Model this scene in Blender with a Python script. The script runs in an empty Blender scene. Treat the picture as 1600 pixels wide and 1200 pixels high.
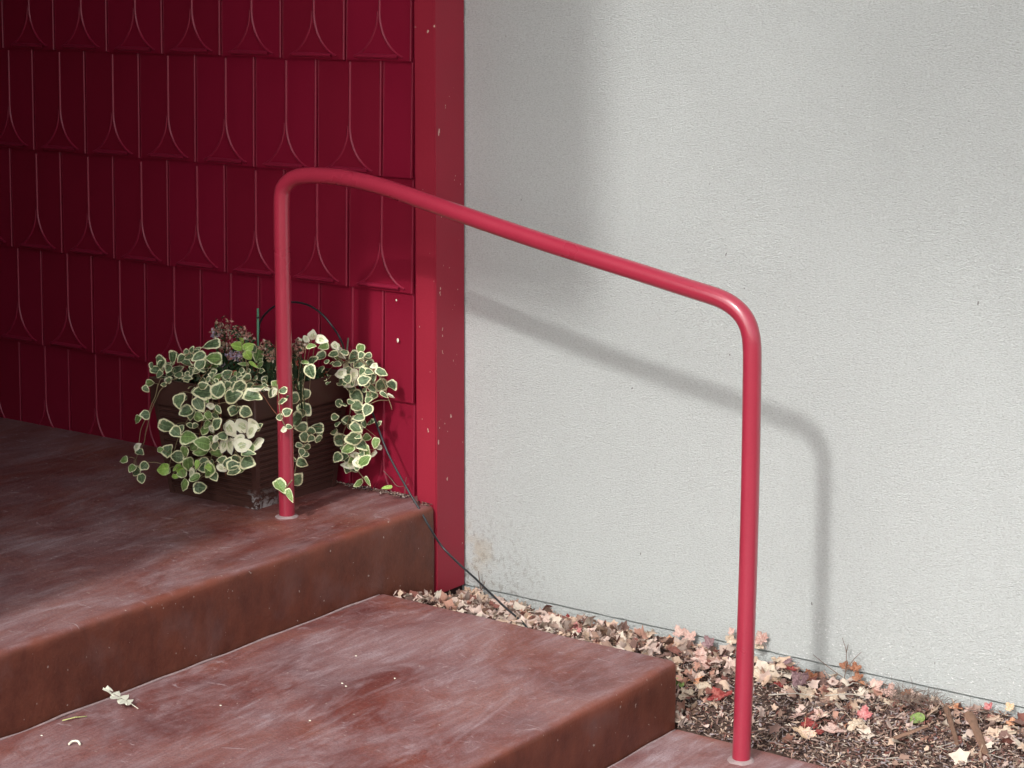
import bpy, bmesh, math, random
from mathutils import Vector, Matrix, Quaternion, noise
random.seed(7)
S = bpy.context.scene
COL = S.collection

# ------------------------------------------------------------------ camera
CAM_LOC = [2.1479, -3.9456, 1.8146]
CAM_ROWS = [[0.812659, 0.582727, 0.003827], [-0.118432, 0.158724, 0.980194], [0.570578, -0.797017, 0.198002]]  # right, up, back
CAM_LENS = 69.676
cam = bpy.data.objects.new('camera', bpy.data.cameras.new('camera'))
COL.objects.link(cam)
_m = Matrix([list(CAM_ROWS[0]), list(CAM_ROWS[1]), list(CAM_ROWS[2])]).transposed().to_4x4()
_m.translation = Vector(CAM_LOC)
cam.matrix_world = _m
cam.data.lens = CAM_LENS
cam.data.sensor_width = 36
cam.data.clip_start = .05
cam.data.clip_end = 500
S.camera = cam

# ------------------------------------------------------------------ light
SUN_EL, SUN_AZ = 38.4, 174.4
SUN_STRENGTH, SUN_ANGLE, SKY_STRENGTH, EXPOSURE = 1.22, 2.8, .15, .64
world = bpy.data.worlds.new('World'); S.world = world; world.use_nodes = True
wt = world.node_tree
sky = wt.nodes.new('ShaderNodeTexSky'); sky.sky_type = 'NISHITA'; sky.sun_disc = False
sky.sun_elevation = math.radians(SUN_EL); sky.sun_rotation = math.radians(SUN_AZ)
sky.dust_density = 3.0; sky.air_density = 1.0
hs = wt.nodes.new('ShaderNodeHueSaturation'); hs.inputs['Saturation'].default_value = .30
bg = wt.nodes['Background']; bg.inputs[1].default_value = SKY_STRENGTH
wt.links.new(sky.outputs[0], hs.inputs['Color']); wt.links.new(hs.outputs[0], bg.inputs[0])
sl = bpy.data.lights.new('sun', 'SUN'); sl.energy = SUN_STRENGTH; sl.angle = math.radians(SUN_ANGLE); sl.color = (1, .98, .955)
sun = bpy.data.objects.new('sun', sl); COL.objects.link(sun)
sun.rotation_euler = Vector((-.047, .483, -.385)).to_track_quat('-Z', 'Y').to_euler()
sun.location = (1, -6, 6)
S.view_settings.view_transform = 'Standard'; S.view_settings.look = 'None'
S.view_settings.exposure = EXPOSURE; S.view_settings.gamma = 1
S.view_settings.use_curve_mapping = False

# ------------------------------------------------------------------ helpers
def link(o, parent=None):
    COL.objects.link(o)
    if parent: o.parent = parent
    return o
def thing(name, label, cat, loc=(0, 0, 0), group=None):
    o = bpy.data.objects.new(name, None); o.location = loc; o.empty_display_size = .05
    COL.objects.link(o); return tag(o, label, cat, group)
def tag(o, label, cat, group=None):
    o['label'] = label; o['category'] = cat
    if group: o['group'] = group
    return o
def mesh_of(bm, name, mats, smooth=False, autos=None):
    me = bpy.data.meshes.new(name); bm.to_mesh(me); bm.free()
    for m in (mats if isinstance(mats, (list, tuple)) else [mats]): me.materials.append(m)
    if smooth: me.shade_smooth()
    if autos: me.shade_smooth(); me.set_sharp_from_angle(angle=math.radians(autos))
    return me
def obj(name, me, parent=None, loc=None):
    o = bpy.data.objects.new(name, me)
    if loc is not None: o.location = loc
    elif parent is not None: o.location = -Vector(parent.location)
    return link(o, parent)
def box(bm, a, b, mi=0):
    vs = [bm.verts.new((x, y, z)) for x in (a[0], b[0]) for y in (a[1], b[1]) for z in (a[2], b[2])]
    for f in ((0, 1, 3, 2), (4, 6, 7, 5), (0, 4, 5, 1), (2, 3, 7, 6), (0, 2, 6, 4), (1, 5, 7, 3)):
        bm.faces.new([vs[i] for i in f]).material_index = mi
    return vs
def catmull(P, n):
    P = [Vector(p) for p in P]; Q = [P[0] * 2 - P[1]] + P + [P[-1] * 2 - P[-2]]; out = []
    for i in range(1, len(Q) - 2):
        a, b, c, d = Q[i - 1:i + 3]
        for k in range(n):
            t = k / n
            out.append(.5 * ((2 * b) + (c - a) * t + (2 * a - 5 * b + 4 * c - d) * t * t + (-a + 3 * b - 3 * c + d) * t ** 3))
    out.append(P[-1]); return out
def tube(bm, P, r, n=8, taper=1.0, cap=True, mi=0):
    P = [Vector(p) for p in P]; rings = []; up = None
    for i, p in enumerate(P):
        t = (P[min(i + 1, len(P) - 1)] - P[max(i - 1, 0)]).normalized()
        if up is None:
            up = Vector((0, 1, 0)) if abs(t.y) < .9 else Vector((1, 0, 0))
        up = (up - t * up.dot(t)).normalized(); s = t.cross(up)
        rr = r * (1 + (taper - 1) * i / (len(P) - 1))
        rings.append([bm.verts.new(p + (up * math.cos(a) + s * math.sin(a)) * rr) for a in [2 * math.pi * k / n for k in range(n)]])
    for A, B in zip(rings, rings[1:]):
        for k in range(n):
            f = bm.faces.new((A[k], A[(k + 1) % n], B[(k + 1) % n], B[k])); f.smooth = True; f.material_index = mi
    if cap and n > 2:
        bm.faces.new(rings[0][::-1]).material_index = mi; bm.faces.new(rings[-1]).material_index = mi

# ------------------------------------------------------------------ materials
class NT:
    def __init__(s, name, rough=.6, spec=.5):
        s.m = bpy.data.materials.new(name); s.m.use_nodes = True; s.t = s.m.node_tree
        s.b = s.t.nodes['Principled BSDF']; s.b.inputs['Roughness'].default_value = rough
        s.b.inputs['Specular IOR Level'].default_value = spec
        s.tc = s.n('TexCoord'); s.O = s.tc.outputs['Object']
    def n(s, ty, **k):
        o = s.t.nodes.new('ShaderNode' + ty)
        for a, v in k.items(): setattr(o, a, v)
        return o
    def set(s, sock, v):
        if hasattr(v, 'is_output'): s.t.links.new(v, sock)
        else: sock.default_value = v
    def map(s, v, scale=(1, 1, 1), loc=(0, 0, 0), rot=(0, 0, 0)):
        o = s.n('Mapping'); s.set(o.inputs[0], v); o.inputs['Scale'].default_value = scale; o.inputs['Location'].default_value = loc; o.inputs['Rotation'].default_value = rot
        return o.outputs[0]
    def noise(s, v, scale, detail=3, rough=.55, dist=0.0):
        o = s.n('TexNoise'); s.set(o.inputs['Vector'], v); o.inputs['Scale'].default_value = scale
        o.inputs['Detail'].default_value = detail; o.inputs['Roughness'].default_value = rough; o.inputs['Distortion'].default_value = dist
        return o.outputs[0]
    def ramp(s, v, *st):
        o = s.n('ValToRGB'); s.set(o.inputs[0], v); e = o.color_ramp.elements
        while len(e) < len(st): e.new(.5)
        for el, (p, c) in zip(e, st):
            el.position = p; el.color = (c, c, c, 1) if isinstance(c, (int, float)) else (*c, 1)
        return o.outputs[0]
    def mix(s, f, a, b, bt='MIX'):
        o = s.n('Mix', data_type='RGBA', blend_type=bt); s.set(o.inputs[0], f)
        s.set(o.inputs[6], a if hasattr(a, 'is_output') else (*a, 1)); s.set(o.inputs[7], b if hasattr(b, 'is_output') else (*b, 1))
        return o.outputs[2]
    def math(s, op, a, b=0.0, clamp=False):
        o = s.n('Math', operation=op, use_clamp=clamp); s.set(o.inputs[0], a); s.set(o.inputs[1], b); return o.outputs[0]
    def attr(s, name):
        return s.n('Attribute', attribute_name=name).outputs['Fac']
    def sep(s, v):
        o = s.n('SeparateXYZ'); s.set(o.inputs[0], v); return o.outputs
    def rnd(s): return s.n('ObjectInfo').outputs['Random']
    def color(s, v): s.set(s.b.inputs['Base Color'], v if hasattr(v, 'is_output') else (*v, 1)); return s
    def bump(s, h, dist, strength=1.0, prev=None):
        o = s.n('Bump'); o.inputs['Strength'].default_value = strength; o.inputs['Distance'].default_value = dist
        s.set(o.inputs['Height'], h)
        if prev is not None: s.set(o.inputs['Normal'], prev)
        s.set(s.b.inputs['Normal'], o.outputs[0]); return o.outputs[0]

def m_simple(name, col, rough=.6, spec=.4, var=.15, scale=40, bump=0):
    t = NT(name, rough, spec); nz = t.noise(t.O, scale, 3)
    t.color(t.mix(nz, [c * (1 - var) for c in col], [min(1, c * (1 + var)) for c in col]))
    if bump: t.bump(nz, bump, .7)
    return t.m

# grey green stucco
t = NT('stucco', .92, .2); O = t.O
grain = t.noise(t.map(O, (170, 170, 330)), 1, 3, .70, .2)
grain2 = t.noise(t.map(O, (75, 75, 150)), 1, 2, .6, .4)
broad = t.noise(O, 1.1, 3); mid = t.noise(O, 7, 4)
c = t.mix(broad, (.570, .608, .592), (.620, .655, .640))
c = t.mix(t.math('MULTIPLY', mid, .22), c, (.53, .562, .548))
X, Y, Z = t.sep(O)
# dirt near the corner board and low on the wall
low = t.ramp(Z, (0.0, 1.0), (.40, 0.0)); near = t.ramp(t.math('ADD', X, 1.2), (0.0, 1.0), (.42, 0.0))
blot = t.ramp(t.noise(t.map(O, (1, 1, .7)), 70, 4, .75), (.535, 0), (.60, 1))
msk = t.math('MULTIPLY', t.math('MULTIPLY', low, near), blot)
c = t.mix(t.math('MULTIPLY', msk, 1.0, True), c, (.18, .15, .12))
och = t.math('MULTIPLY', t.ramp(t.noise(O, 14, 3), (.47, 0), (.62, 1)), t.math('MULTIPLY', t.ramp(t.math('ABSOLUTE', t.math('SUBTRACT', Z, .20)), (0, 1), (.12, 0)), t.ramp(t.math('ADD', X, 1.2), (0, 1), (.16, 0))))
c = t.mix(t.math('MULTIPLY', och, .75), c, (.50, .38, .22))
# splashes of white paint, lower right
wl = t.math('MULTIPLY', t.ramp(Z, (.08, 1), (.36, 0)), t.ramp(t.math('ADD', X, .25), (0, 0), (.2, 1)))
fl = t.ramp(t.noise(t.map(O, (1, 1, 1.7)), 95, 2, .6), (.635, 0), (.665, 1))
c = t.mix(t.math('MULTIPLY', wl, fl), c, (.92, .93, .93))
# stray dark specks and hairs
sp = t.ramp(t.noise(t.map(O, (60, 60, 34), rot=(0, .6, 0)), 1, 1, .5), (.785, 0), (.80, 1))
c = t.mix(t.math('MULTIPLY', sp, .8), c, (.14, .13, .12))
pit = t.ramp(grain, (.36, 1), (.50, 0))
c = t.mix(t.math('MULTIPLY', pit, .55), c, (.40, .42, .405))
hi = t.ramp(grain, (.56, 0), (.68, 1))
c = t.mix(t.math('MULTIPLY', hi, .45), c, (.74, .77, .755))
t.color(c)
n1 = t.bump(grain, .0062, 1.0); t.bump(grain2, .0022, .5, n1)
STUCCO = t.m

# dark red gloss paint, with chips
def red_paint(name, col, chips=0.0, rough=.42, wav=.0006):
    t = NT(name, rough, .45); O = t.O
    a = t.noise(O, 5, 3); b = t.noise(O, 260, 2)
    c = t.mix(a, [k * .88 for k in col], [k * 1.12 for k in col])
    c = t.mix(t.math('MULTIPLY', t.ramp(b, (.35, 0), (.8, 1)), .25), c, [k * 1.35 + .006 for k in col])
    if chips:
        sp = t.noise(t.map(O, (68, 68, 36), rot=(.3, .4, 0)), 1, 2, .5)
        k = t.ramp(sp, (.765 - chips, 0), (.775 - chips, 1))
        c = t.mix(k, c, (.62, .45, .36))
    t.color(c)
    t.set(t.b.inputs['Roughness'], t.math('ADD', t.math('MULTIPLY', a, .2), rough - .1))
    t.bump(t.noise(O, 160, 3), wav, .5)
    return t.m
RED_SH = red_paint('red_shingle_paint', (.265, .009, .034), .0, .33)
RED_SH2 = red_paint('red_shingle_paint_b', (.24, .008, .029), .0, .38)
RED_RIDGE = red_paint('highlight_ridge_paint', (.28, .014, .042), .0, .34)  # lighter red for ridges and lips: highlight painted in place of top light
RED_POST = red_paint('red_trim_paint', (.31, .013, .034), .035, .55)
RED_RAIL = red_paint('red_rail_paint', (.34, .024, .050), .0, .30, .0002)
rb = RED_RAIL.node_tree.nodes['Principled BSDF']; rb.inputs['Coat Weight'].default_value = .9; rb.inputs['Coat Roughness'].default_value = .13
DARKGAP = m_simple('dark_gap', (.035, .012, .012), .9)

# stained concrete: red brown body, chalky swirls on the treads, orange worn nosing
t = NT('stained_concrete', .62, .35); O = t.O
body = t.ramp(t.noise(t.map(O, (1.6, 1.6, 1.6)), 2.2, 5, .6, .6), (.32, (.15, .036, .032)), (.5, (.235, .060, .044)), (.68, (.31, .10, .066)))
fine = t.noise(O, 120, 4, .7)
body = t.mix(t.ramp(fine, (.35, 0), (.7, .55)), body, (.11, .045, .040))
lo = t.noise(t.map(O, (1.0, .6, 1), rot=(0, 0, .5)), 2.6, 4, .6, 1.2)
chalk = t.ramp(lo, (.36, 0), (.66, .95))
stroke = t.noise(t.map(O, (9, 2.4, 4), rot=(0, 0, .35)), 1, 8, .74, 2.4)
chalk2 = t.ramp(stroke, (.46, 0), (.72, .8))
up = t.attr('tread'); lev = t.attr('weathering')
dust = t.math('MULTIPLY', t.math('MULTIPLY', up, lev), t.math('ADD', t.math('MULTIPLY', chalk, .42), t.math('MULTIPLY', chalk2, .52), True))
st2 = t.ramp(t.noise(t.map(O, (46, 5, 8), rot=(0, 0, .22)), 1, 5, .7, .8), (.42, 0), (.66, 1))
dust = t.math('MULTIPLY', dust, t.math('ADD', .72, t.math('MULTIPLY', st2, .55)), True)
c = t.mix(dust, body, (.47, .37, .39))
c = t.mix(t.math('MULTIPLY', t.ramp(t.noise(O, 190, 3, .85), (.48, 0), (.66, 1)), .42), c, (.10, .028, .03))
c = t.mix(t.math('MULTIPLY', t.ramp(t.noise(t.map(O, (1, 1, 1), loc=(5, 5, 5)), 170, 3, .85), (.54, 0), (.70, 1)), .35), c, (.42, .27, .25))
wisp = t.ramp(t.noise(t.map(O, (5, 13, 4), rot=(0, 0, -.55)), 1, 7, .75, 2.6), (.60, 0), (.70, .8))
c = t.mix(t.math('MULTIPLY', t.math('MULTIPLY', wisp, up), .6), c, (.62, .53, .56))
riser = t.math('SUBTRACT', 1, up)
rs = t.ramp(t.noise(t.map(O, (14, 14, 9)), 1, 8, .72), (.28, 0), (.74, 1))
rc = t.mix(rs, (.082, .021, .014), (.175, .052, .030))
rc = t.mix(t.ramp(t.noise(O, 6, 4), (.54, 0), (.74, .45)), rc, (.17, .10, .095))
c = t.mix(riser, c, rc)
nose = t.math('MULTIPLY', t.attr('nosing'), t.ramp(t.noise(O, 7, 4, .6), (.36, .15), (.62, .95)))
c = t.mix(t.math('MULTIPLY', nose, .8), c, (.235, .062, .034))
flk = t.ramp(t.noise(t.map(O, (1, 1, 1)), 16, 9, .78, .4), (.665, 0), (.68, 1))
c = t.mix(t.math('MULTIPLY', flk, .55), c, (.13, .045, .035))
flk2 = t.ramp(t.noise(t.map(O, (1, .7, 1), loc=(9, 3, 1)), 23, 9, .78, .6), (.69, 0), (.705, 1))
c = t.mix(t.math('MULTIPLY', t.math('MULTIPLY', flk2, up), .6), c, (.52, .44, .44))
sc = t.ramp(t.noise(t.map(O, (9, 150, 9), rot=(0, 0, 1.05)), 1, 3, .6, .5), (.72, 0), (.75, 1))
c = t.mix(t.math('MULTIPLY', t.math('MULTIPLY', sc, up), .45), c, (.60, .52, .53))
foot = t.math('MULTIPLY', t.attr('foot'), t.ramp(t.noise(O, 22, 4, .7), (.42, 0), (.55, .9)))
c = t.mix(t.math('MULTIPLY', foot, .6), c, (.42, .36, .33))
pit = t.ramp(t.noise(O, 75, 2, .5), (.72, 0), (.74, 1))
c = t.mix(t.math('MULTIPLY', pit, .7), c, (.45, .38, .34))
t.color(c)
t.set(t.b.inputs['Roughness'], t.math('ADD', .45, t.math('MULTIPLY', dust, .4)))
n1 = t.bump(fine, .0012, .8); t.bump(t.noise(O, 14, 4, .6), .006, .5, n1)
CONC = t.m

# variegated leaves
def leaf_mat(name, green, green2, margin, thr):
    t = NT(name, .42, .45); O = t.O; e = t.attr('edge')
    rn = t.rnd()
    w = t.n('Combine' + 'XYZ'); t.set(w.inputs[2], t.math('MULTIPLY', rn, 40.0))
    va = t.n('VectorMath', operation='ADD'); t.set(va.inputs[0], O); t.set(va.inputs[1], w.outputs[0])
    nz = t.noise(va.outputs[0], 3.2, 4, .6)
    k = t.math('ADD', e, t.math('MULTIPLY', t.math('SUBTRACT', nz, .5), .55))
    marg = t.ramp(k, (thr - .05, 0), (thr + .05, 1))
    gg = t.mix(t.ramp(t.noise(va.outputs[0], 5, 3), (.4, 0), (.62, 1)), green, green2)
    gg = t.mix(t.math('MULTIPLY', rn, .3), gg, [v * 1.7 for v in green2])
    vein = t.ramp(t.math('ABSOLUTE', t.sep(O)[1]), (.006, .7), (.022, 0))
    gg = t.mix(vein, gg, [min(1, v * 2.2) for v in green2])
    t.color(t.mix(marg, gg, margin))
    try:
        t.b.inputs['Subsurface Weight'].default_value = .08
        t.b.inputs['Subsurface Radius'].default_value = (.004, .006, .002)
    except Exception: pass
    yy = t.sep(O)
    veins = t.n('TexWave'); t.set(veins.inputs[0], t.map(O, (1, 1, 1))); veins.inputs['Scale'].default_value = 2.4; veins.inputs['Distortion'].default_value = 2
    t.bump(veins.outputs[1], .0012, .5)
    return t.m
LEAF = {'g': leaf_mat('variegated_leaf', (.06, .105, .045), (.16, .23, .115), (.90, .89, .56), .78),
        'y': leaf_mat('young_variegated_leaf', (.12, .21, .05), (.22, .33, .11), (.84, .86, .52), .84),
        'Y': leaf_mat('lime_leaf', (.20, .38, .05), (.32, .48, .10), (.46, .60, .20), .90),
        'w': leaf_mat('cream_leaf', (.40, .46, .22), (.66, .67, .42), (.92, .90, .68), .46)}
STEM = m_simple('vine_stem', (.30, .24, .13), .6)
STEMR = m_simple('red_vine_stem', (.26, .09, .05), .6)
POT = None
t = NT('planter_plastic', .5, .4); O = t.O
c = t.mix(t.noise(O, 9, 4), (.055, .024, .019), (.095, .042, .033))
X, Y, Z = t.sep(O)
mz = t.math('MULTIPLY', t.ramp(Z, (.0, 1), (.062, 0)), t.ramp(t.noise(O, 34, 5, .7, .5), (.50, 0), (.56, 1)))
mz = t.math('MULTIPLY', mz, t.math('MULTIPLY', t.ramp(t.math('ADD', X, .0), (.12, 0), (.155, 1)), t.ramp(t.math('ADD', Y, .165), (.0, 1), (.13, 0))))
c = t.mix(mz, c, (.55, .56, .56))
t.color(c); t.bump(t.noise(O, 90, 3), .0008, .6); POT = t.m
SOIL = m_simple('potting_soil', (.03, .02, .015), .95, .1, .4, 90, .01)
TUBEM = m_simple('black_tubing', (.022, .026, .030), .35, .5)
STAKEG = m_simple('green_stake', (.10, .26, .16), .5, .4)
STAKEB = m_simple('grey_stake', (.16, .18, .13), .6)
GROUT = m_simple('grout', (.36, .27, .265), .9, .1, .3, 90, .002)
WOODS = m_simple('split_wood', (.22, .13, .09), .8, .2, .35, 60, .002)
TWIG = m_simple('dry_twig', (.20, .15, .12), .8)
TWIGL = m_simple('pale_twig', (.50, .45, .38), .8)
PETALL = m_simple('lilac_petal', (.62, .50, .66), .7); PETALP = m_simple('dusty_pink_petal', (.50, .24, .20), .8); PETALB = m_simple('faded_petal', (.36, .25, .16), .8)
PETALC = m_simple('cream_petal', (.62, .52, .42), .8)
DARKLEAF = m_simple('dark_leaf', (.03, .065, .025), .5); REDLEAF = m_simple('reddish_leaf', (.30, .06, .03), .6)
BONE = m_simple('bleached_leaf', (.84, .83, .68), .7); LIMETWIG = m_simple('yellow_green_stalk', (.52, .55, .22), .6)

def dry(name, a, b, c2):
    t = NT(name, .72, .25); O = t.O; rn = t.rnd()
    w = t.n('CombineXYZ'); t.set(w.inputs[2], t.math('MULTIPLY', rn, 30.0))
    va = t.n('VectorMath', operation='ADD'); t.set(va.inputs[0], O); t.set(va.inputs[1], w.outputs[0])
    n = t.noise(va.outputs[0], 2.6, 5, .65)
    c = t.ramp(n, (.34, a), (.52, b), (.70, c2))
    sp = t.ramp(t.noise(va.outputs[0], 11, 3), (.66, 0), (.74, .6))
    c = t.mix(sp, c, (.12, .04, .03))
    rib = t.ramp(t.attr('rib'), (0.0, 0), (1.0, .55))
    c = t.mix(rib, c, [min(1, v * 1.25 + .05) for v in c2])
    t.color(c); t.bump(t.noise(va.outputs[0], 9, 4), .03, .5)
    return t.m
DRY = {'tan': dry('tan_dry_leaf', (.42, .27, .19), (.58, .42, .32), (.66, .52, .40)),
       'pink': dry('pink_dry_leaf', (.52, .28, .23), (.66, .44, .38), (.74, .57, .48)),
       'cream': dry('cream_dry_leaf', (.54, .38, .27), (.70, .56, .42), (.78, .66, .52)),
       'peach': dry('peach_dry_leaf', (.66, .40, .20), (.78, .56, .36), (.76, .54, .44)),
       'orange': dry('orange_dry_leaf', (.50, .15, .07), (.66, .30, .16), (.72, .46, .32)),
       'red': dry('red_dry_leaf', (.20, .022, .028), (.34, .055, .05), (.48, .16, .13)),
       'rose': dry('rose_dry_leaf', (.50, .12, .13), (.66, .25, .24), (.70, .40, .38)),
       'mauve': dry('mauve_dry_leaf', (.20, .11, .12), (.32, .20, .21), (.42, .28, .27)),
       'russet': dry('russet_dry_leaf', (.22, .08, .04), (.38, .16, .09), (.50, .27, .17)),
       'brown': dry('brown_dry_leaf', (.13, .07, .04), (.26, .15, .09), (.36, .24, .15)),
       'lime': dry('pale_green_dry_leaf', (.52, .52, .30), (.70, .68, .46), (.78, .70, .52)),
       'green': dry('green_fallen_leaf', (.20, .30, .08), (.27, .37, .12), (.36, .40, .20))}

# ------------------------------------------------------------------ setting
Y_WALL, Y_POST, Y_SH, X_POST0, X_POST1, Z_LAND, Z_MID = .483, .345, .378, -1.256, -1.185, .368, .173
EDGE = .100

bm = bmesh.new(); bmesh.ops.create_grid(bm, x_segments=2, y_segments=2, size=150)
t = NT('garden_ground', .95, .1); O = t.O
t.color(t.mix(t.noise(O, 3, 5), (.10, .075, .05), (.16, .125, .085))); t.bump(t.noise(O, 30, 4), .02, .7)
o = obj('ground', mesh_of(bm, 'ground', t.m)); o.location = (0, 0, -.16); o['kind'] = 'structure'

def ground_z(x, y):
    tt = min(1, max(0, (y - .10) / .38)); s = min(1, max(0, (x + .50) / .28)); s = s * s * (3 - 2 * s)
    a = .150 + (-.012 - .150) * s; b = .055 + (.066 - .055) * s
    return a + (b - a) * tt + .010 * noise.noise((x * 9, y * 9, 0)) + .004 * noise.noise((x * 40, y * 40, 3))
bm = bmesh.new()
xs = [-1.18 + .018 * i for i in range(130)] + [1.2 + .15 * i for i in range(40)]
ys = [EDGE + .001 + .0185 * j for j in range(21)]; ys[-1] = Y_WALL + .004
grid = [[bm.verts.new((x, y, ground_z(x, y))) for y in ys] for x in xs]
for i in range(len(xs) - 1):
    for j in range(len(ys) - 1): bm.faces.new((grid[i][j], grid[i + 1][j], grid[i + 1][j + 1], grid[i][j + 1]))
t = NT('bed_soil', .95, .1); O = t.O
t.color(t.ramp(t.noise(O, 55, 5, .7), (.3, (.045, .028, .022)), (.6, (.12, .08, .065)), (.8, (.24, .17, .14)))); t.bump(t.noise(O, 120, 4), .006, 1)
bed = obj('planting_bed', mesh_of(bm, 'planting_bed', t.m, True)); bed['kind'] = 'structure'

# steps ------------------------------------------------------------
steps = thing('concrete_steps', 'red brown stained concrete steps climbing to a porch landing beside the red wall', 'steps', (-.2, -1, 0))
def slab(name, outline, z0, z1, noses, label, weather, rad=.017):
    """extruded outline with rounded arrises, slightly wavy like floated concrete"""
    bm = bmesh.new(); lo = [bm.verts.new((x, y, z0)) for x, y in outline]
    f = bm.faces.new(lo); r = bmesh.ops.extrude_face_region(bm, geom=[f])
    for v in r['geom']:
        if isinstance(v, bmesh.types.BMVert): v.co.z = z1
    bmesh.ops.recalc_face_normals(bm, faces=bm.faces)
    ed = [e for e in bm.edges if min(v.co.z for v in e.verts) > z1 - .001 or (abs(e.verts[0].co.z - e.verts[1].co.z) > .01)]
    bmesh.ops.bevel(bm, geom=ed, offset=rad, segments=5, profile=.5, affect='EDGES', clamp_overlap=True)
    x0 = min(p[0] for p in outline); x1 = max(p[0] for p in outline); y0 = min(p[1] for p in outline); y1 = max(p[1] for p in outline)
    def cuts(a, b, d, lim):
        v = a + d
        while v < b - .004:
            yield v
            v += d if v > lim else d
    for v in list(cuts(max(x0, x1 - 2.4), x1, .04, 0)):
        bmesh.ops.bisect_plane(bm, geom=bm.verts[:] + bm.edges[:] + bm.faces[:], plane_co=(v, 0, 0), plane_no=(1, 0, 0))
    for v in list(cuts(max(y0, -1.6), y1, .04, 0)):
        bmesh.ops.bisect_plane(bm, geom=bm.verts[:] + bm.edges[:] + bm.faces[:], plane_co=(0, v, 0), plane_no=(0, 1, 0))
    for v in list(cuts(z0, z1, .035, 0)):
        bmesh.ops.bisect_plane(bm, geom=bm.verts[:] + bm.edges[:] + bm.faces[:], plane_co=(0, 0, v), plane_no=(0, 0, 1))
    bm.normal_update()
    for v in bm.verts:
        p = v.co * 4.5
        k = .0022 if v.co.z > z0 + .02 else 0
        v.co += Vector((noise.noise(p), noise.noise(p + Vector((7, 0, 0))), noise.noise(p + Vector((0, 9, 0))) * .7)) * k
        p = p * 4
        v.co += Vector((noise.noise(p), noise.noise(p + Vector((7, 0, 0))), 0)) * k * .35
    bm.normal_update()
    lw = bm.verts.layers.float.new('weathering'); la = bm.verts.layers.float.new('tread'); lb = bm.verts.layers.float.new('nosing'); lc = bm.verts.layers.float.new('foot')
    for v in bm.verts:
        v[lw] = weather
        v[la] = max(0, min(1, (v.normal.z - .3) / .6)) if v.co.z > z1 - .03 else 0.0
        d = 9
        for ax, val in noses:
            d = min(d, math.hypot(v.co[ax] - val, (v.co.z - z1)))
        v[lb] = max(0, 1 - max(0, d - .010) / .028)
        v[lc] = 1.0 if v.co.z < z0 + .012 and z0 > 0 else 0.0
    me = mesh_of(bm, name, CONC, autos=38); o = obj(name, me, steps)
    if label: o['label'] = label
    return o
slab('landing', [(-5, -2.2), (X_POST1 - .001, -2.2), (X_POST1 - .001, Y_POST - .001), (X_POST0 - .002, Y_POST - .001), (X_POST0 - .002, .42), (-5, .42)], -.15, Z_LAND, [(0, X_POST1)], 'dark red brown upper landing', 1.0)
slab('step', [(X_POST1 + .001, -2.2), (-.237, -2.2), (-.237, EDGE), (X_POST1 + .001, EDGE)], -.15, Z_MID, [(0, -.237)], 'chalky middle step', 1.15)
slab('step', [(-.234, -2.2), (3.2, -2.2), (3.2, EDGE - .012), (-.234, EDGE - .012)], -.15, 0.0, [(1, EDGE - .012)], 'pale lowest step at the foot of the front post', 1.75, .008)

# pale mortar line in the joints between steps
MORT = m_simple('dusty_mortar', (.34, .25, .245), .9, .1, .3, 60, .002)
for xx, za, ya in ((X_POST1 + .004, Z_MID, EDGE - .006), (-.234, 0.0, EDGE - .018)):
    y = -1.9; P = []; bm = bmesh.new()
    while y < ya:
        P.append(Vector((xx + .003 + .003 * noise.noise((0, y * 14, za)), y, za - .0022 + .0034 * noise.noise((3, y * 9, za))))); y += .02
    tube(bm, P, .0034, 6); obj('mortar_line', mesh_of(bm, 'mortar_line', MORT), steps)

# stucco wall --------------------------------------------------------
sw = thing('stucco_wall', 'tall pale grey green stucco wall beside the red corner board', 'wall', (0, Y_WALL, 0))
bm = bmesh.new()
# thin irregular lower lip of the render
n = 220; x0, x1 = X_POST1 - .05, 5.0
low = []
for i in range(n + 1):
    x = x0 + (x1 - x0) * i / n; low.append((x, .0995 + .0016 * noise.noise((x * 18, 0, 0)) + .0012 * noise.noise((x * 60, 0, 0))))
f0 = [bm.verts.new((x, Y_WALL, z)) for x, z in low]; f1 = [bm.verts.new((x, Y_WALL, 3.29)) for x, z in low]
b0 = [bm.verts.new((x, Y_WALL + .02, z)) for x, z in low]; b1 = [bm.verts.new((x, Y_WALL + .02, 3.29)) for x, z in low]
for i in range(n):
    bm.faces.new((f0[i], f0[i + 1], f1[i + 1], f1[i])); bm.faces.new((b0[i + 1], b0[i], b1[i], b1[i + 1]))
    bm.faces.new((f0[i + 1], f0[i], b0[i], b0[i + 1])); bm.faces.new((f1[i], f1[i + 1], b1[i + 1], b1[i]))
bm.faces.new((f0[0], f1[0], b1[0], b0[0])); bm.faces.new((f0[-1], b0[-1], b1[-1], f1[-1]))
obj('wall_panel', mesh_of(bm, 'wall_panel', STUCCO), sw)
bm = bmesh.new(); box(bm, (x0, Y_WALL + .001, -.16), (x1, Y_WALL + .02, .0945)); obj('plinth', mesh_of(bm, 'plinth', STUCCO), sw)
bm = bmesh.new(); box(bm, (x0, Y_WALL + .021, -.16), (x1, Y_WALL + .2, 3.29)); obj('wall_core', mesh_of(bm, 'wall_core', DARKGAP), sw)

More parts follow.
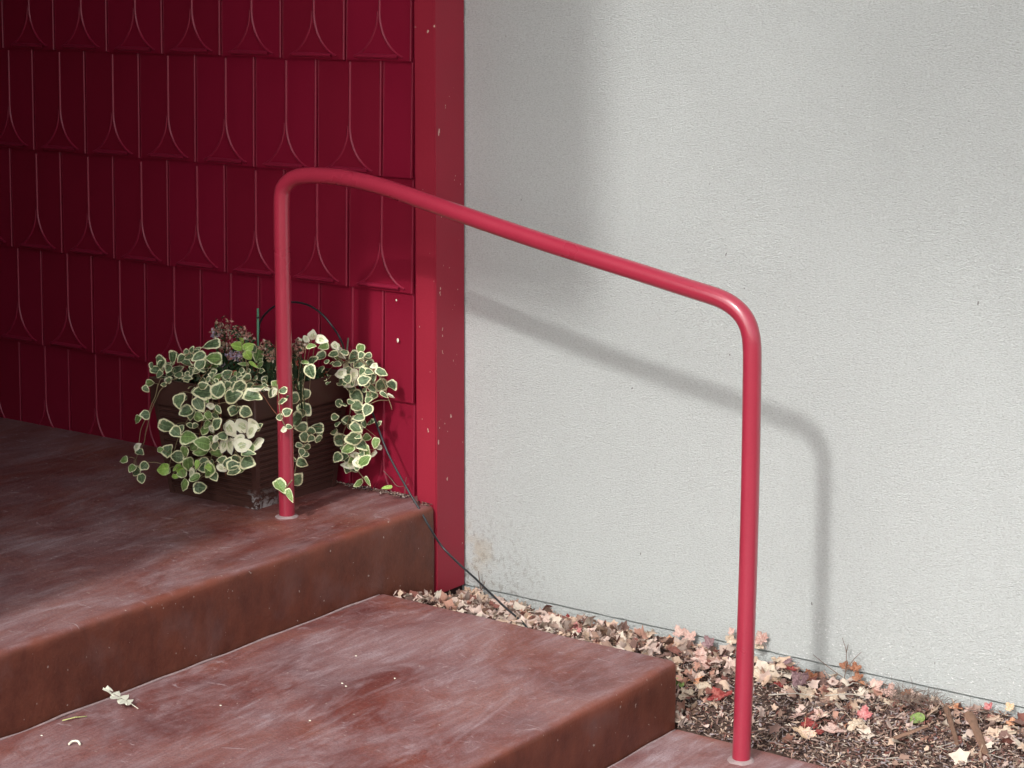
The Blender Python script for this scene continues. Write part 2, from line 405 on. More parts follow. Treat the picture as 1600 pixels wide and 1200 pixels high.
# red corner board -----------------------------------------------------
bm = bmesh.new(); box(bm, (X_POST0, Y_POST, .102), (X_POST1, Y_WALL - .004, 3.29))
bmesh.ops.bevel(bm, geom=[e for e in bm.edges if abs(e.verts[0].co.z - e.verts[1].co.z) > 1], offset=.003, segments=2, affect='EDGES')
o = obj('corner_board', mesh_of(bm, 'corner_board', RED_POST, autos=35)); tag(o, 'red painted corner board between the embossed red wall and the grey stucco', 'trim board')
bm = bmesh.new(); box(bm, (X_POST0 + .01, Y_POST + .012, -.15), (X_POST1 - .012, Y_WALL - .002, .101)); o2 = obj('sill_block', mesh_of(bm, 'sill_block', DARKGAP), o)

# embossed red shingle wall ----------------------------------------------
W, H = .2405, .32
wall = thing('shingle_wall', 'dark red porch wall of embossed fish scale pattern panels in staggered rows', 'wall', (-2.3, .4, Z_LAND))
bm = bmesh.new(); box(bm, (-4.4, .392, Z_LAND - .02), (X_POST0 + .006, .48, 3.29)); obj('backing_board', mesh_of(bm, 'backing_board', RED_SH), wall)
def bead(bm, P, w, h, mi=0):
    """raised bead following P in the XZ plane, proud towards -Y"""
    rows = []
    for i, (x, z) in enumerate(P):
        a = P[max(i - 1, 0)]; b = P[min(i + 1, len(P) - 1)]
        d = Vector((b[0] - a[0], b[1] - a[1])).normalized(); nx, nz = -d.y, d.x
        rows.append([bm.verts.new((x + nx * w * k, -h * q + .0006, z + nz * w * k)) for k, q in ((-.5, 0), (-.28, .8), (.0, 1), (.28, .8), (.5, 0))])
    for A, B in zip(rows, rows[1:]):
        for k in range(4):
            f = bm.faces.new((A[k], B[k], B[k + 1], A[k + 1])); f.smooth = True; f.material_index = mi
def shingle_mesh(wd=W, hh=H, plain=False):
    bm = bmesh.new(); w = wd - .0045
    # plate: origin at bottom centre, front face y=0, 6 mm thick, bottom drip edge rolled
    vs = box(bm, (-w / 2, 0, 0), (w / 2, .007, hh + .012))
    bmesh.ops.bevel(bm, geom=[e for e in bm.edges if all(abs(v.co.y) < 1e-6 for v in e.verts)], offset=.0022, segments=2, affect='EDGES')
    bmesh.ops.recalc_face_normals(bm, faces=bm.faces)
    if not plain:
        r = wd / 2 - .003
        for s in (-1, 1):
            P = [(.003, hh - .004)] if s > 0 else []
            for k in range(0, 12):
                a = math.radians(74 * k / 11)
                P.append((s * (wd / 2 - r * math.cos(a)), .006 + .130 * (1 - math.sin(a))))
            if s < 0: P = P[:]
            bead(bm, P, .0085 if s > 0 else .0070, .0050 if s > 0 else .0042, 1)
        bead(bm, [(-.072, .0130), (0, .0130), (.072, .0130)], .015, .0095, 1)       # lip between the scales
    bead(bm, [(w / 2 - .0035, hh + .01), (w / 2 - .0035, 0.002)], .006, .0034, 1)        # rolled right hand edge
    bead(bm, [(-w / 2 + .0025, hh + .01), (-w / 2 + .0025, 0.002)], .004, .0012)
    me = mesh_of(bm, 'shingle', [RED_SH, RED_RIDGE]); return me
sh = shingle_mesh(); half = shingle_mesh(.1195, H, True)
tilt = math.atan2(.009, H)
rowbot = [.320, .640, .955, 1.280, 1.602, 1.922, 2.242]
for ri, zb in enumerate(rowbot):
    full = ri % 2 == 0       # rows whose joint meets the corner board
    xr = -1.2905 if full else -1.2905 - .1125
    items = []
    if not full: items.append((-1.2905 - .0555, half, .1115 / .1195))
    k = 0
    while xr - W * k > -4.2:
        items.append((xr - W * (k + .5), sh, 1)); k += 1
    for x, me, sx in items:
        o = bpy.data.objects.new('shingle', me); link(o, wall)
        if ri == 0:
            o.location = Vector((x, .380 + .0006 * random.uniform(-1, 1), zb)) - wall.location
        else:
            o.location = Vector((x, .3785 + .0008 * random.uniform(-1, 1), zb + random.uniform(-.0015, .0015))) - wall.location
        o.rotation_euler = (-tilt, random.uniform(-.003, .003), random.uniform(-.004, .004)); o.scale = (sx, 1, 1)
        if random.random() < .4 :
            o.material_slots[0].link = 'OBJECT'; o.material_slots[0].material = RED_SH2

# porch roof and far side wall: out of the picture, they shade the landing -----------
t = NT('porch_paint', .8, .2); t.color(t.mix(t.noise(t.O, 3, 3), (.12, .03, .03), (.15, .04, .035))); PORCH = t.m
pr = thing('porch_roof', 'flat dark red porch roof over the landing, outside the picture', 'roof', (-2.5, -1, 3.3))
bm = bmesh.new(); box(bm, (-4.6, -2.36, 3.30), (-.95, .70, 3.42)); obj('roof_slab', mesh_of(bm, 'roof_slab', PORCH), pr)
bm = bmesh.new(); box(bm, (-4.6, -2.50, 3.30), (-.455, -2.361, 4.5)); obj('shade_panel', mesh_of(bm, 'shade_panel', PORCH), pr)  # unseen panel added above the roof to cast an upright shade edge on the stucco
bm = bmesh.new(); box(bm, (-4.6, -2.2, 2.42), (-1.95, .376, 2.50)); obj('ceiling', mesh_of(bm, 'ceiling', PORCH), pr)
bm = bmesh.new(); box(bm, (-4.6, -2.36, -.16), (-1.26, -2.205, 3.299))
o = obj('porch_side_wall', mesh_of(bm, 'porch_side_wall', PORCH)); tag(o, 'dark red wall on the far side of the landing, outside the picture', 'wall')
bm = bmesh.new(); box(bm, (-4.58, -2.2, Z_LAND), (-4.44, .38, 2.41))
o = obj('porch_end_wall', mesh_of(bm, 'porch_end_wall', PORCH)); tag(o, 'dark red wall closing the left end of the landing, outside the picture', 'wall')

# tree behind the photographer: its outer leaves soften the light high on the wall at the right
tr = thing('shade_tree', 'leafy tree standing behind the photographer, outside the picture', 'tree', (2.8, -7.6, -.16))
BARK = m_simple('bark', (.12, .09, .065), .9, .1, .3, 12, .01); TLEAF = m_simple('tree_leaf', (.06, .10, .03), .6)
bm = bmesh.new(); tube(bm, catmull([(2.8, -7.6, -.2), (2.75, -7.5, 2.5), (2.5, -7.3, 5.0), (2.2, -7.0, 7.0), (2.0, -6.9, 9.0)], 5), .17, 12, .3); obj('trunk', mesh_of(bm, 'trunk', BARK), tr)
for P_ in ([(2.5, -7.3, 5.0), (1.9, -6.6, 5.8), (1.2, -5.9, 6.3), (.75, -5.5, 6.5)], [(2.4, -7.2, 5.6), (3.3, -7.6, 6.6), (4.2, -7.7, 7.4)], [(2.2, -7.0, 7.0), (1.4, -7.6, 8.0), (.9, -7.9, 9.0)]):
    bm = bmesh.new(); tube(bm, catmull(P_, 5), .06, 8, .3); obj('limb', mesh_of(bm, 'limb', BARK), tr)
tq = random.Random(3); bm = bmesh.new()
for cx, cy, cz, cr, nn in ((.95, -5.5, 6.5, .62, 300), (1.75, -6.1, 6.7, .7, 420), (3.9, -7.7, 7.3, 1.1, 700), (2.2, -7.1, 8.9, 1.5, 1400), (1.1, -7.8, 8.7, 1.0, 700), (3.2, -7.0, 6.2, .7, 300)):
    for _ in range(nn):
        c = Vector((cx, cy, cz)) + Vector((tq.gauss(0, 1), tq.gauss(0, 1), tq.gauss(0, .7))) * cr * .5
        q = Quaternion((tq.gauss(0, 1), tq.gauss(0, 1), tq.gauss(0, 1), tq.gauss(0, 1))).normalized(); l = tq.uniform(.04, .07)
        bm.faces.new([bm.verts.new(c + q @ p) for p in (Vector((-l, 0, 0)), Vector((-.2 * l, -.6 * l, .1 * l)), Vector((l, 0, 0)), Vector((-.2 * l, .6 * l, .1 * l)))])
o = obj('crown', mesh_of(bm, 'crown', TLEAF), tr); o['kind'] = 'stuff'

